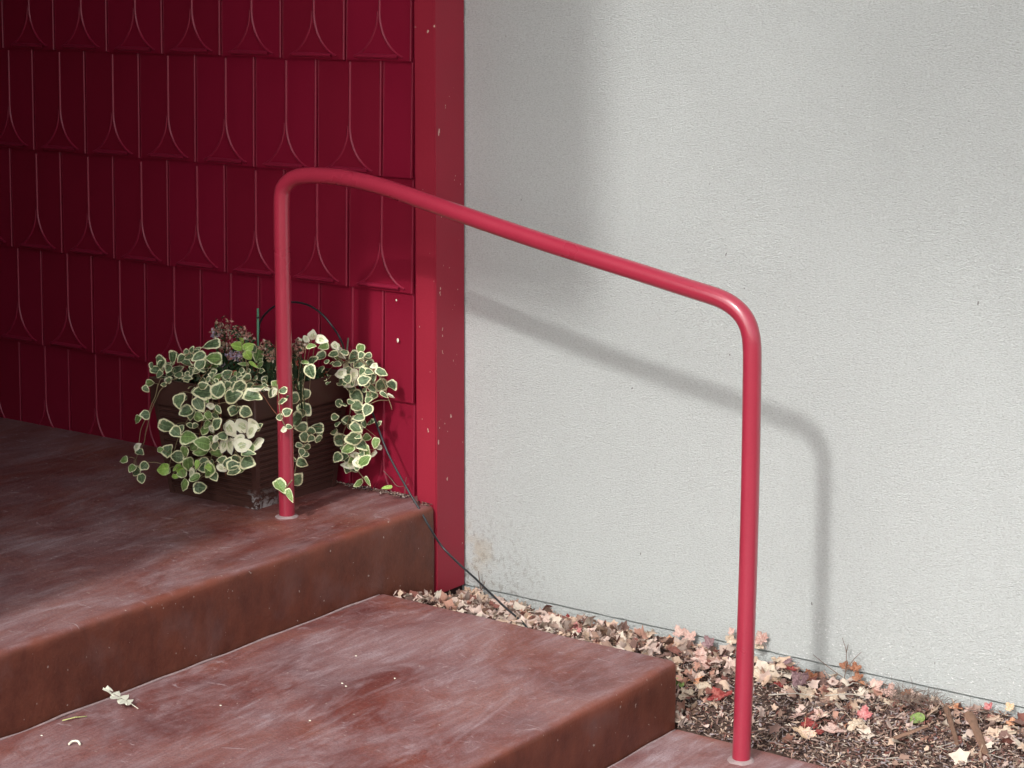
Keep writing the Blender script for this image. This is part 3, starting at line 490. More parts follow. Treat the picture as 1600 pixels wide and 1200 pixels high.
LEAVES=[(-1.901, -0.014, 0.752, 0.376, 0.403, 0.556, -0.622, 0.0409, 0.0409, 'g'), (-1.938, 0.004, 0.721, 0.81, 0.396, 0.22, 0.372, 0.0386, 0.0222, 'g'), (-1.885, 0.019, 0.764, 0.458, 0.472, 0.508, -0.556, 0.041, 0.0296, 'g'), (-1.914, 0.062, 0.718, 0.756, 0.386, -0.013, 0.529, 0.0389, 0.0287, 'g'), (-1.877, -0.006, 0.737, 0.74, -0.088, 0.593, -0.304, 0.0255, 0.0238, 'g'), (-1.779, -0.03, 0.799, 0.391, 0.161, 0.713, -0.559, 0.0176, 0.0148, 'g'), (-1.801, 0.012, 0.795, 0.649, 0.457, -0.334, 0.509, 0.0203, 0.0164, 'g'), (-1.823, -0.007, 0.771, 0.54, -0.078, 0.764, -0.345, 0.0279, 0.0213, 'g'), (-1.806, 0.006, 0.776, 0.289, 0.049, 0.441, -0.848, 0.0304, 0.0174, 'g'), (-1.862, 0.049, 0.745, 0.883, 0.231, 0.327, 0.246, 0.036, 0.0236, 'g'), (-1.729, 0.019, 0.818, 0.316, 0.028, 0.308, -0.897, 0.0529, 0.0363, 'g'), (-1.742, -0.018, 0.789, 0.503, -0.065, 0.491, -0.708, 0.0402, 0.0279, 'g'), (-1.744, -0.005, 0.783, 0.831, 0.24, 0.43, 0.257, 0.0277, 0.0186, 'g'), (-1.723, -0.033, 0.768, 0.612, 0.487, -0.075, 0.618, 0.035, 0.0275, 'g'), (-1.698, -0.004, 0.785, 0.343, -0.156, 0.275, -0.884, 0.0451, 0.0426, 'y'), (-1.756, 0.059, 0.755, 0.334, 0.167, 0.385, -0.844, 0.0433, 0.03, 'y'), (-1.795, 0.066, 0.738, 0.66, -0.074, 0.705, -0.248, 0.0358, 0.0265, 'y'), (-1.773, 0.05, 0.722, 0.615, 0.593, 0.44, -0.278, 0.0433, 0.0426, 'g'), (-1.666, -0.025, 0.737, 0.508, 0.572, 0.215, 0.607, 0.0324, 0.0178, 'y'), (-1.672, -0.035, 0.729, 0.387, 0.561, -0.098, 0.725, 0.0224, 0.015, 'y'), (-1.874, -0.1, 0.692, 0.658, 0.518, 0.543, -0.055, 0.0227, 0.0175, 'g'), (-1.86, -0.033, 0.707, 0.771, 0.246, 0.581, 0.085, 0.0153, 0.013, 'w'), (-1.74, -0.103, 0.677, 0.745, 0.416, 0.257, -0.454, 0.0448, 0.0398, 'g'), (-1.654, -0.099, 0.727, 0.641, 0.746, -0.064, 0.166, 0.032, 0.022, 'g'), (-1.668, -0.081, 0.706, 0.241, -0.119, 0.284, -0.92, 0.0569, 0.0519, 'g'), (-1.6, -0.093, 0.719, 0.494, 0.425, -0.071, 0.756, 0.0491, 0.0386, 'g'), (-1.664, -0.012, 0.719, 0.926, 0.339, 0.165, 0.027, 0.0275, 0.0192, 'g'), (-1.546, -0.098, 0.712, 0.739, 0.649, -0.093, 0.158, 0.0585, 0.0385, 'g'), (-1.527, -0.085, 0.738, 0.443, -0.098, 0.762, -0.463, 0.0414, 0.0321, 'g'), (-1.467, -0.1, 0.719, 0.943, 0.306, 0.11, 0.075, 0.0532, 0.0402, 'g'), (-1.671, 0.133, 0.714, 0.407, -0.19, 0.371, -0.813, 0.0587, 0.0424, 'g'), (-1.613, 0.018, 0.746, 0.617, 0.034, 0.381, -0.688, 0.0274, 0.0274, 'g'), (-1.695, 0.065, 0.711, 0.958, 0.258, 0.042, 0.116, 0.0228, 0.0199, 'w'), (-1.471, -0.072, 0.743, 0.526, 0.817, 0.181, 0.156, 0.0364, 0.0173, 'g'), (-1.453, -0.102, 0.741, 0.31, -0.3, 0.606, -0.668, 0.0361, 0.0095, 'w'), (-1.452, -0.059, 0.739, 0.374, -0.244, 0.266, -0.854, 0.0218, 0.0122, 'w'), (-1.597, -0.027, 0.757, 0.644, 0.452, -0.35, 0.509, 0.0124, 0.0118, 'y'), (-1.667, 0.057, 0.813, 0.334, -0.358, 0.427, -0.76, 0.0327, 0.0256, 'Y'), (-1.637, 0.045, 0.834, 0.403, 0.6, 0.511, -0.464, 0.02, 0.0164, 'Y'), (-1.594, 0.025, 0.825, 0.664, 0.473, 0.067, 0.575, 0.0298, 0.0273, 'Y'), (-1.573, -0.0, 0.807, 0.622, 0.447, 0.643, -0.007, 0.0297, 0.0243, 'Y'), (-1.651, 0.125, 0.782, 0.604, 0.22, 0.651, -0.404, 0.0381, 0.03, 'y'), (-1.634, 0.047, 0.768, 0.363, -0.389, 0.515, -0.672, 0.0301, 0.0099, 'y'), (-1.528, -0.03, 0.793, 0.882, 0.411, 0.213, -0.086, 0.0294, 0.0098, 'Y'), (-1.618, 0.096, 0.76, 0.651, 0.342, -0.164, 0.657, 0.0252, 0.0137, 'y'), (-1.85, 0.057, 0.714, 0.642, 0.049, 0.719, -0.263, 0.0309, 0.0177, 'g'), (-1.819, 0.048, 0.717, 0.277, 0.548, 0.01, 0.789, 0.0154, 0.0145, 'y'), (-1.528, 0.014, 0.736, 0.077, 0.118, -0.813, 0.565, 0.0148, 0.0148, 'g'), (-1.678, -0.089, 0.673, 0.803, 0.415, 0.372, -0.213, 0.0446, 0.0351, 'g'), (-1.734, -0.081, 0.64, 0.484, -0.007, 0.367, -0.794, 0.0382, 0.0382, 'g'), (-1.735, -0.056, 0.637, 0.822, 0.275, 0.473, -0.159, 0.0226, 0.0139, 'w'), (-1.684, -0.089, 0.635, 0.784, 0.614, 0.092, 0.006, 0.0313, 0.0264, 'y'), (-1.645, -0.09, 0.684, 0.437, 0.515, -0.316, 0.666, 0.0133, 0.0089, 'y'), (-1.623, -0.098, 0.675, 0.097, -0.07, 0.733, -0.669, 0.0244, 0.018, 'w'), (-1.594, -0.101, 0.671, 0.779, 0.267, 0.561, 0.085, 0.0265, 0.0148, 'g'), (-1.688, -0.06, 0.626, 0.339, -0.167, 0.504, -0.777, 0.0247, 0.0159, 'y'), (-1.632, -0.1, 0.648, 0.838, 0.203, 0.472, 0.185, 0.0244, 0.0244, 'y'), (-1.634, -0.072, 0.643, 0.546, 0.588, 0.592, -0.068, 0.0245, 0.0161, 'g'), (-1.599, -0.104, 0.629, 0.724, 0.535, -0.245, 0.36, 0.0332, 0.0319, 'g'), (-1.68, -0.057, 0.608, 0.573, 0.085, 0.6, -0.552, 0.0247, 0.0177, 'y'), (-1.689, -0.058, 0.591, 0.82, 0.434, -0.137, 0.347, 0.0292, 0.0292, 'y'), (-1.654, -0.068, 0.601, 0.789, 0.221, 0.573, 0.0, 0.0201, 0.0153, 'w'), (-1.744, -0.059, 0.597, 0.07, -0.206, 0.813, -0.54, 0.0204, 0.0204, 'g'), (-1.69, -0.093, 0.608, 0.521, -0.093, 0.809, -0.256, 0.0179, 0.0179, 'g'), (-1.812, -0.085, 0.591, 0.636, 0.69, 0.321, 0.126, 0.0499, 0.0355, 'g'), (-1.755, -0.104, 0.585, 0.826, 0.451, 0.325, -0.098, 0.0338, 0.031, 'g'), (-1.769, -0.074, 0.586, 0.611, 0.453, -0.064, 0.646, 0.0249, 0.0204, 'g'), (-1.713, -0.102, 0.577, 0.91, 0.323, 0.104, 0.237, 0.0449, 0.0449, 'y'), (-1.665, -0.089, 0.562, 0.358, -0.34, 0.349, -0.796, 0.047, 0.0389, 'y'), (-1.7, -0.06, 0.527, 0.245, -0.017, 0.476, -0.845, 0.0451, 0.0291, 'y'), (-1.764, -0.058, 0.541, 0.897, 0.383, 0.176, 0.132, 0.0273, 0.0175, 'g'), (-1.716, -0.078, 0.541, 0.386, 0.161, 0.726, -0.546, 0.0248, 0.0244, 'y'), (-1.728, -0.1, 0.531, 0.419, 0.515, 0.554, -0.503, 0.0338, 0.0296, 'y'), (-1.838, -0.055, 0.509, 0.652, 0.587, -0.228, 0.422, 0.039, 0.0332, 'g'), (-1.853, -0.072, 0.514, 0.819, 0.489, 0.075, 0.291, 0.0183, 0.0156, 'y'), (-1.789, -0.07, 0.502, 0.11, -0.057, 0.635, -0.763, 0.0433, 0.0335, 'g'), (-1.663, -0.063, 0.57, 0.353, -0.3, 0.323, -0.825, 0.0202, 0.0202, 'y'), (-1.612, -0.092, 0.581, 0.432, 0.229, 0.463, -0.739, 0.02, 0.02, 'w'), (-1.626, -0.084, 0.559, 0.589, 0.132, 0.791, -0.101, 0.029, 0.0239, 'g'), (-1.648, -0.057, 0.528, 0.092, -0.155, 0.809, -0.559, 0.0382, 0.026, 'y'), (-1.603, -0.077, 0.589, 0.394, -0.212, 0.355, -0.821, 0.0311, 0.0249, 'g'), (-1.575, -0.055, 0.658, 0.823, 0.348, -0.085, 0.44, 0.0355, 0.0342, 'g'), (-1.527, -0.063, 0.664, 0.721, 0.461, 0.476, 0.201, 0.0353, 0.0306, 'g'), (-1.579, -0.074, 0.612, 0.717, 0.549, 0.363, -0.231, 0.0444, 0.0366, 'w'), (-1.544, -0.06, 0.622, 0.879, 0.219, 0.345, 0.244, 0.0443, 0.0435, 'w'), (-1.499, -0.062, 0.633, 0.716, 0.679, 0.146, -0.069, 0.0374, 0.0295, 'w'), (-1.499, -0.074, 0.617, 0.785, 0.474, -0.258, 0.305, 0.0396, 0.0396, 'w'), (-1.613, -0.061, 0.558, 0.652, 0.143, 0.626, -0.403, 0.038, 0.0245, 'w'), (-1.596, -0.056, 0.56, 0.612, 0.515, 0.338, -0.496, 0.0446, 0.0335, 'w'), (-1.534, -0.08, 0.591, 0.199, 0.003, 0.485, -0.851, 0.0309, 0.0212, 'w'), (-1.506, -0.101, 0.581, 0.743, 0.424, 0.157, 0.493, 0.0461, 0.0385, 'w'), (-1.498, -0.056, 0.579, 0.566, 0.32, 0.277, -0.708, 0.0441, 0.0376, 'w'), (-1.503, -0.074, 0.568, 0.274, -0.122, 0.464, -0.834, 0.0264, 0.0232, 'y'), (-1.489, -0.098, 0.558, 0.917, 0.347, 0.07, 0.183, 0.0395, 0.0212, 'g'), (-1.57, -0.064, 0.522, 0.38, 0.19, 0.787, -0.447, 0.0401, 0.0266, 'g'), (-1.508, -0.084, 0.531, 0.903, 0.41, 0.104, 0.07, 0.0419, 0.0401, 'g'), (-1.575, -0.09, 0.518, 0.605, 0.505, -0.225, 0.573, 0.0333, 0.0253, 'g'), (-1.545, -0.096, 0.514, 0.85, 0.314, 0.046, 0.42, 0.0398, 0.0338, 'g'), (-1.616, -0.067, 0.516, 0.298, -0.188, 0.36, -0.864, 0.0268, 0.0268, 'g'), (-1.823, -0.092, 0.466, 0.216, -0.044, 0.483, -0.847, 0.0342, 0.0337, 'Y'), (-1.756, -0.059, 0.484, 0.637, 0.23, 0.728, -0.103, 0.0409, 0.0317, 'y'), (-1.697, -0.056, 0.498, 0.418, -0.264, 0.349, -0.796, 0.0294, 0.0223, 'g'), (-1.682, -0.072, 0.487, 0.28, 0.01, 0.39, -0.877, 0.0338, 0.0326, 'g'), (-1.647, -0.082, 0.496, 0.393, -0.243, 0.389, -0.797, 0.0269, 0.024, 'Y'), (-1.682, -0.099, 0.502, 0.728, 0.184, 0.539, -0.382, 0.0247, 0.0133, 'Y'), (-1.785, -0.06, 0.465, 0.472, 0.695, 0.369, 0.398, 0.0297, 0.0206, 'Y'), (-1.946, -0.067, 0.589, 0.435, 0.37, 0.428, -0.701, 0.0246, 0.0242, 'y'), (-1.889, -0.089, 0.614, 0.433, -0.323, 0.434, -0.721, 0.0274, 0.0274, 'g'), (-1.922, -0.096, 0.517, 0.792, 0.411, -0.241, 0.382, 0.0245, 0.0245, 'w'), (-1.954, -0.056, 0.488, 0.93, 0.25, 0.255, 0.083, 0.0248, 0.0228, 'g'), (-2.002, -0.072, 0.463, 0.215, 0.076, 0.474, -0.851, 0.0264, 0.0206, 'y'), (-1.961, -0.081, 0.447, 0.628, 0.122, 0.478, -0.602, 0.0247, 0.0218, 'y'), (-1.963, -0.063, 0.433, 0.357, 0.234, 0.496, -0.756, 0.031, 0.031, 'g'), (-1.897, -0.093, 0.465, 0.451, 0.053, 0.727, -0.516, 0.0276, 0.0246, 'g'), (-1.917, -0.087, 0.424, 0.736, 0.116, 0.667, -0.002, 0.0277, 0.0277, 'g'), (-1.748, -0.088, 0.431, 0.396, 0.41, 0.45, -0.687, 0.0332, 0.0332, 'y'), (-1.709, -0.064, 0.423, 0.661, 0.526, 0.349, 0.405, 0.0393, 0.0312, 'g'), (-1.698, -0.09, 0.457, 0.337, 0.069, 0.429, -0.836, 0.033, 0.0246, 'y'), (-1.655, -0.082, 0.486, 0.316, 0.339, 0.527, -0.713, 0.0449, 0.0449, 'y'), (-1.776, -0.066, 0.457, 0.26, 0.014, 0.391, -0.883, 0.0304, 0.0292, 'y'), (-1.727, -0.077, 0.466, 0.402, 0.436, 0.457, -0.663, 0.0302, 0.0237, 'w'), (-1.642, -0.074, 0.467, 0.843, 0.354, 0.372, -0.159, 0.0269, 0.0238, 'g'), (-1.585, -0.104, 0.506, 0.808, 0.319, 0.435, 0.236, 0.0296, 0.0197, 'w'), (-1.539, -0.103, 0.505, 0.331, 0.034, 0.632, -0.7, 0.0383, 0.0233, 'g'), (-1.539, -0.073, 0.502, 0.576, 0.017, 0.681, -0.452, 0.0207, 0.0151, 'y'), (-1.8, -0.057, 0.466, 0.465, 0.055, 0.536, -0.702, 0.0274, 0.0155, 'Y'), (-1.791, -0.078, 0.446, 0.814, 0.34, 0.32, 0.345, 0.0182, 0.0135, 'Y'), (-1.449, 0.129, 0.857, 0.215, 0.749, -0.077, 0.622, 0.0268, 0.0268, 'w'), (-1.451, 0.104, 0.851, 0.83, 0.276, 0.362, 0.322, 0.0208, 0.0208, 'w'), (-1.422, 0.135, 0.847, 0.813, 0.51, 0.24, 0.147, 0.0327, 0.0237, 'w'), (-1.535, 0.274, 0.797, 0.335, -0.013, 0.396, -0.855, 0.0307, 0.0254, 'y'), (-1.409, 0.075, 0.842, 0.941, 0.296, 0.016, 0.16, 0.0265, 0.0193, 'y'), (-1.455, 0.076, 0.848, 0.683, 0.014, 0.51, -0.523, 0.0237, 0.0145, 'w'), (-1.589, 0.326, 0.753, 0.328, 0.027, 0.368, -0.869, 0.0312, 0.0312, 'g'), (-1.457, 0.132, 0.785, 0.854, 0.393, -0.176, 0.292, 0.0359, 0.0274, 'g'), (-1.425, 0.068, 0.796, 0.963, 0.243, 0.107, 0.046, 0.0236, 0.0149, 'y'), (-1.391, 0.051, 0.776, 0.673, 0.508, 0.448, -0.299, 0.0382, 0.0336, 'g'), (-1.504, 0.288, 0.798, 0.851, 0.364, 0.368, -0.09, 0.0276, 0.0186, 'w'), (-1.504, 0.307, 0.784, 0.829, 0.467, 0.302, -0.061, 0.0246, 0.0152, 'w'), (-1.441, 0.256, 0.793, 0.328, -0.242, 0.298, -0.863, 0.0243, 0.0185, 'g'), (-1.503, 0.279, 0.777, 0.192, 0.015, 0.728, -0.658, 0.0337, 0.0183, 'g'), (-1.502, 0.308, 0.767, 0.859, 0.214, 0.383, 0.263, 0.0277, 0.0202, 'w'), (-1.461, 0.319, 0.767, 0.427, 0.158, 0.565, -0.689, 0.04, 0.0317, 'g'), (-1.443, 0.318, 0.753, 0.495, 0.073, 0.465, -0.73, 0.0338, 0.0338, 'g'), (-1.389, 0.265, 0.789, 0.605, 0.091, 0.611, -0.502, 0.0212, 0.0179, 'g'), (-1.398, 0.301, 0.773, 0.938, 0.219, 0.245, 0.115, 0.0244, 0.0239, 'g'), (-1.401, 0.315, 0.752, 0.297, 0.031, 0.563, -0.771, 0.0336, 0.028, 'g'), (-1.353, 0.278, 0.761, 0.353, -0.013, 0.451, -0.819, 0.0212, 0.0166, 'w'), (-1.327, 0.276, 0.746, 0.801, 0.435, 0.373, 0.176, 0.0362, 0.0215, 'g'), (-1.496, 0.328, 0.74, 0.479, 0.053, 0.819, -0.31, 0.0278, 0.0247, 'w'), (-1.475, 0.259, 0.755, 0.958, 0.234, 0.129, 0.107, 0.0244, 0.024, 'g'), (-1.452, 0.25, 0.732, 0.224, 0.0, 0.468, -0.855, 0.0335, 0.0298, 'w'), (-1.517, 0.337, 0.691, 0.538, -0.045, 0.539, -0.646, 0.0342, 0.0215, 'w'), (-1.429, 0.276, 0.725, 0.62, 0.191, 0.75, -0.129, 0.0427, 0.0235, 'w'), (-1.433, 0.255, 0.717, 0.511, 0.72, -0.131, 0.451, 0.0274, 0.024, 'g'), (-1.454, 0.3, 0.693, 0.436, -0.099, 0.502, -0.74, 0.0399, 0.0186, 'w'), (-1.369, 0.25, 0.721, 0.726, 0.583, 0.08, 0.357, 0.0362, 0.0269, 'g'), (-1.414, 0.334, 0.709, 0.789, 0.28, 0.543, -0.063, 0.0338, 0.0324, 'g'), (-1.382, 0.258, 0.744, 0.408, 0.345, 0.423, -0.731, 0.0272, 0.0238, 'g'), (-1.36, 0.261, 0.746, 0.889, 0.422, 0.149, 0.098, 0.0272, 0.0192, 'g'), (-1.368, 0.33, 0.694, 0.526, -0.04, 0.787, -0.32, 0.0397, 0.0397, 'g'), (-1.335, 0.332, 0.696, 0.929, 0.121, 0.345, -0.057, 0.0335, 0.0306, 'g'), (-1.49, 0.338, 0.671, 0.837, 0.379, 0.387, 0.082, 0.0372, 0.0226, 'g'), (-1.449, 0.315, 0.655, 0.819, 0.396, 0.398, -0.121, 0.0431, 0.0335, 'g'), (-1.412, 0.333, 0.656, 0.57, 0.23, 0.281, -0.737, 0.04, 0.04, 'g'), (-1.385, 0.307, 0.689, 0.571, 0.618, 0.524, -0.131, 0.0305, 0.0197, 'g'), (-1.331, 0.293, 0.678, 0.693, 0.593, 0.408, -0.04, 0.0273, 0.0122, 'g'), (-1.303, 0.288, 0.677, 0.473, 0.707, 0.525, -0.028, 0.0242, 0.0108, 'w'), (-1.412, -0.037, 0.734, 0.173, 0.02, 0.492, -0.853, 0.0262, 0.02, 'g'), (-1.441, -0.04, 0.727, 0.684, 0.124, 0.567, -0.441, 0.0233, 0.013, 'w'), (-1.419, -0.034, 0.703, 0.889, 0.365, -0.152, 0.231, 0.0262, 0.0191, 'g'), (-1.465, 0.066, 0.687, 0.442, -0.306, 0.671, -0.511, 0.0387, 0.0318, 'g'), (-1.465, 0.112, 0.692, 0.549, 0.225, 0.734, -0.331, 0.0329, 0.0285, 'g'), (-1.536, 0.308, 0.703, 0.541, 0.806, 0.197, -0.139, 0.0372, 0.0089, 'y'), (-1.483, 0.128, 0.646, 0.914, 0.247, 0.32, -0.034, 0.0435, 0.0376, 'g'), (-1.394, -0.042, 0.678, 0.694, 0.536, 0.12, 0.465, 0.0258, 0.0224, 'g'), (-1.421, -0.043, 0.66, 0.16, -0.062, 0.479, -0.861, 0.0194, 0.0194, 'g'), (-1.463, 0.079, 0.625, 0.254, 0.25, 0.522, -0.775, 0.0464, 0.0413, 'g'), (-1.487, 0.182, 0.579, 0.309, -0.045, 0.293, -0.904, 0.0439, 0.0354, 'g'), (-1.481, 0.116, 0.594, 0.369, -0.36, 0.652, -0.557, 0.0368, 0.0278, 'g'), (-1.481, 0.123, 0.566, 0.761, 0.204, 0.608, 0.096, 0.0302, 0.0302, 'g'), (-1.461, 0.127, 0.565, 0.524, -0.031, 0.786, -0.325, 0.0234, 0.02, 'g'), (-1.487, 0.108, 0.544, 0.737, 0.572, 0.312, 0.18, 0.0218, 0.0148, 'g'), (-1.492, 0.147, 0.529, 0.311, -0.297, 0.765, -0.479, 0.0219, 0.018, 'g'), (-1.462, 0.091, 0.532, 0.802, -0.026, 0.524, -0.285, 0.0233, 0.0206, 'g'), (-1.491, 0.138, 0.511, 0.503, -0.184, 0.516, -0.668, 0.0202, 0.0149, 'g'), (-1.474, 0.103, 0.497, 0.718, 0.629, 0.296, 0.021, 0.0318, 0.0269, 'g'), (-1.485, 0.08, 0.508, 0.529, 0.608, 0.588, -0.069, 0.0234, 0.0123, 'g'), (-1.479, 0.083, 0.451, 0.436, 0.82, -0.099, 0.358, 0.0435, 0.0384, 'g'), (-1.431, -0.036, 0.463, 0.919, 0.201, 0.311, -0.137, 0.0458, 0.032, 'y'), (-1.398, -0.034, 0.444, 0.719, 0.455, 0.456, -0.261, 0.0391, 0.0163, 'y'), (-1.413, -0.037, 0.627, 0.202, 0.11, 0.415, -0.88, 0.0195, 0.0195, 'w'), (-1.389, -0.041, 0.637, 0.664, 0.551, 0.44, 0.248, 0.0194, 0.0127, 'g'), (-1.435, 0.298, 0.629, 0.814, 0.375, 0.304, 0.324, 0.0375, 0.0332, 'g'), (-1.446, 0.323, 0.613, 0.72, 0.649, 0.182, -0.164, 0.0377, 0.0289, 'g'), (-1.388, 0.251, 0.613, 0.318, -0.061, 0.404, -0.856, 0.0338, 0.0232, 'g'), (-1.494, 0.33, 0.575, 0.412, -0.294, 0.324, -0.799, 0.0345, 0.0309, 'g'), (-1.47, 0.337, 0.574, 0.837, 0.358, 0.376, 0.17, 0.0379, 0.0223, 'g'), (-1.358, 0.253, 0.638, 0.603, 0.172, 0.588, -0.511, 0.0336, 0.0298, 'g'), (-1.411, 0.262, 0.577, 0.717, 0.597, 0.359, -0.04, 0.0373, 0.0273, 'g'), (-1.549, 0.324, 0.531, 0.766, 0.565, 0.215, -0.22, 0.0417, 0.0355, 'w'), (-1.511, 0.312, 0.519, 0.672, 0.583, 0.211, 0.405, 0.0415, 0.034, 'g'), (-1.414, 0.26, 0.545, 0.263, -0.22, 0.812, -0.473, 0.0476, 0.0459, 'g'), (-1.415, 0.294, 0.523, 0.9, 0.216, 0.369, 0.081, 0.041, 0.0341, 'g'), (-1.412, 0.304, 0.501, 0.616, 0.621, 0.401, -0.272, 0.0377, 0.0354, 'y'), (-1.44, 0.266, 0.51, 0.447, -0.032, 0.501, -0.74, 0.0375, 0.028, 'y'), (-1.433, 0.286, 0.489, 0.165, -0.132, 0.726, -0.655, 0.0274, 0.0174, 'w'), (-1.463, 0.274, 0.508, 0.314, -0.186, 0.264, -0.893, 0.0206, 0.0206, 'y'), (-1.473, 0.255, 0.483, 0.474, 0.191, 0.461, -0.725, 0.0308, 0.0308, 'g'), (-1.464, 0.273, 0.48, 0.878, 0.405, -0.028, 0.255, 0.0274, 0.0274, 'g'), (-1.459, 0.288, 0.455, 0.267, -0.212, 0.507, -0.792, 0.0412, 0.0207, 'w'), (-1.444, 0.285, 0.471, 0.503, -0.216, 0.772, -0.322, 0.024, 0.024, 'y'), (-1.478, 0.333, 0.431, 0.329, -0.262, 0.37, -0.828, 0.0277, 0.0153, 'g'), (-1.402, 0.263, 0.475, 0.829, 0.448, 0.302, -0.146, 0.034, 0.0267, 'w'), (-1.376, 0.256, 0.486, 0.771, 0.325, -0.192, 0.512, 0.0407, 0.0355, 'y'), (-1.383, 0.317, 0.527, 0.628, 0.276, 0.558, -0.467, 0.0307, 0.0221, 'y'), (-1.387, 0.338, 0.508, 0.294, -0.025, 0.397, -0.869, 0.0171, 0.0161, 'w'), (-1.4, 0.322, 0.49, 0.544, -0.248, 0.715, -0.362, 0.0309, 0.0129, 'w'), (-1.438, 0.307, 0.401, 0.545, -0.243, 0.626, -0.502, 0.031, 0.018, 'y'), (-1.371, 0.265, 0.426, 0.62, 0.517, 0.553, -0.206, 0.0306, 0.0103, 'y'), (-1.315, 0.285, 0.412, 0.221, -0.035, 0.606, -0.764, 0.0305, 0.0101, 'Y')]
VINES=[[(-1.778, -0.05, 0.731), (-1.837, -0.05, 0.706), (-1.885, -0.05, 0.656), (-1.916, -0.05, 0.59), (-1.938, -0.05, 0.525), (-1.971, -0.05, 0.475), (-1.98, -0.05, 0.405)], [(-1.873, -0.05, 0.698), (-1.907, -0.05, 0.629), (-1.946, -0.05, 0.567), (-1.965, -0.05, 0.499)], [(-1.691, -0.05, 0.747), (-1.73, -0.05, 0.697), (-1.755, -0.05, 0.621), (-1.798, -0.05, 0.556), (-1.831, -0.05, 0.489), (-1.849, -0.05, 0.436)], [(-1.63, -0.05, 0.745), (-1.661, -0.05, 0.684), (-1.7, -0.05, 0.624), (-1.728, -0.05, 0.55), (-1.78, -0.05, 0.502), (-1.802, -0.05, 0.443)], [(-1.534, -0.05, 0.748), (-1.566, -0.05, 0.696), (-1.573, -0.05, 0.644), (-1.578, -0.05, 0.571), (-1.597, -0.05, 0.486)], [(-1.643, -0.05, 0.726), (-1.632, -0.05, 0.618), (-1.632, -0.05, 0.545), (-1.622, -0.05, 0.466)], [(-1.668, -0.05, 0.705), (-1.658, -0.05, 0.633), (-1.663, -0.05, 0.559), (-1.686, -0.05, 0.464)], [(-1.498, -0.05, 0.743), (-1.48, -0.05, 0.724), (-1.453, -0.05, 0.696), (-1.421, -0.05, 0.668)], [(-1.423, -0.05, 0.752), (-1.415, -0.05, 0.715), (-1.412, -0.05, 0.665), (-1.394, -0.05, 0.636)], [(-1.49, 0.101, 0.712), (-1.49, 0.132, 0.669), (-1.49, 0.144, 0.621), (-1.49, 0.134, 0.549), (-1.49, 0.112, 0.513), (-1.49, 0.095, 0.473), (-1.49, 0.089, 0.456)], [(-1.392, -0.03, 0.486), (-1.411, -0.03, 0.465), (-1.431, -0.03, 0.447), (-1.439, -0.03, 0.475)], [(-1.431, -0.03, 0.447), (-1.403, -0.03, 0.434)], [(-1.509, 0.31, 0.74), (-1.432, 0.31, 0.767), (-1.386, 0.31, 0.717), (-1.411, 0.31, 0.621), (-1.45, 0.31, 0.522), (-1.442, 0.31, 0.447), (-1.428, 0.31, 0.421), (-1.399, 0.31, 0.397)], [(-1.437, 0.31, 0.767), (-1.367, 0.31, 0.729), (-1.335, 0.31, 0.683), (-1.317, 0.31, 0.633)], [(-1.486, 0.31, 0.705), (-1.468, 0.31, 0.614), (-1.498, 0.31, 0.534), (-1.49, 0.31, 0.459)]]
RAIL=[(-1.4384, 0.0, 1.2456), (-1.432, 0.0, 1.2734), (-1.4132, 0.0, 1.2951), (-1.381, 0.0, 1.3106), (-1.3314, 0.0, 1.3177), (-1.2471, 0.0, 1.3184), (-1.1904, 0.0, 1.3151), (-1.0835, 0.0, 1.3018), (-0.9583, -0.0, 1.2746), (-0.6785, 0.0, 1.2165), (-0.4886, 0.0, 1.1796), (-0.3065, 0.0, 1.1477), (-0.166, 0.0, 1.1205), (-0.0975, 0.0, 1.109), (-0.0601, 0.0, 1.0962), (-0.0294, 0.0, 1.0754), (-0.0102, -0.0, 1.0462), (-0.0014, 0.0, 1.0056), (0.0001, -0.0, 0.9312)]
FLOWERS=[(-1.777, 0.12, 0.846, 0.0306), (-1.722, 0.12, 0.834, 0.027), (-1.808, 0.12, 0.828, 0.0162), (-1.636, 0.07, 0.835, 0.018), (-1.725, 0.07, 0.807, 0.0216), (-1.679, 0.07, 0.783, 0.0162), (-1.707, 0.07, 0.78, 0.0126), (-1.571, 0.07, 0.82, 0.0216), (-1.55, 0.07, 0.797, 0.018), (-1.445, 0.07, 0.838, 0.0216), (-1.464, 0.07, 0.814, 0.0162), (-1.777, 0.07, 0.765, 0.0144), (-1.733, 0.07, 0.742, 0.0144)]
STAKE=[(-1.6624, 0.14, 0.9107), (-1.6658, 0.14, 0.7943), (-1.4913, 0.33, 0.8173), (-1.4996, 0.33, 0.7473)]
HOSE=[(-1.7739, 0.26, 0.8123), (-1.768, 0.26, 0.8413), (-1.7445, 0.26, 0.872), (-1.6962, 0.26, 0.903), (-1.6367, 0.26, 0.9162), (-1.5783, 0.26, 0.9126), (-1.5281, 0.26, 0.8917), (-1.4881, 0.26, 0.8589), (-1.4578, 0.26, 0.8235), (-1.4908, 0.32, 0.7666), (-1.477, 0.345, 0.6969), (-1.4301, 0.345, 0.6312), (-1.36, 0.305, 0.5688), (-1.31, 0.2887, 0.5043), (-1.25, 0.2881, 0.4239), (-1.2, 0.2853, 0.3672), (-1.165, 0.2898, 0.3162), (-1.145, 0.3164, 0.2612), (-1.08, 0.3082, 0.2241), (-1.0, 0.2877, 0.1953), (-0.85, 0.2016, 0.1738), (-0.745, 0.1431, 0.163), (-0.71, 0.1318, 0.1429)]
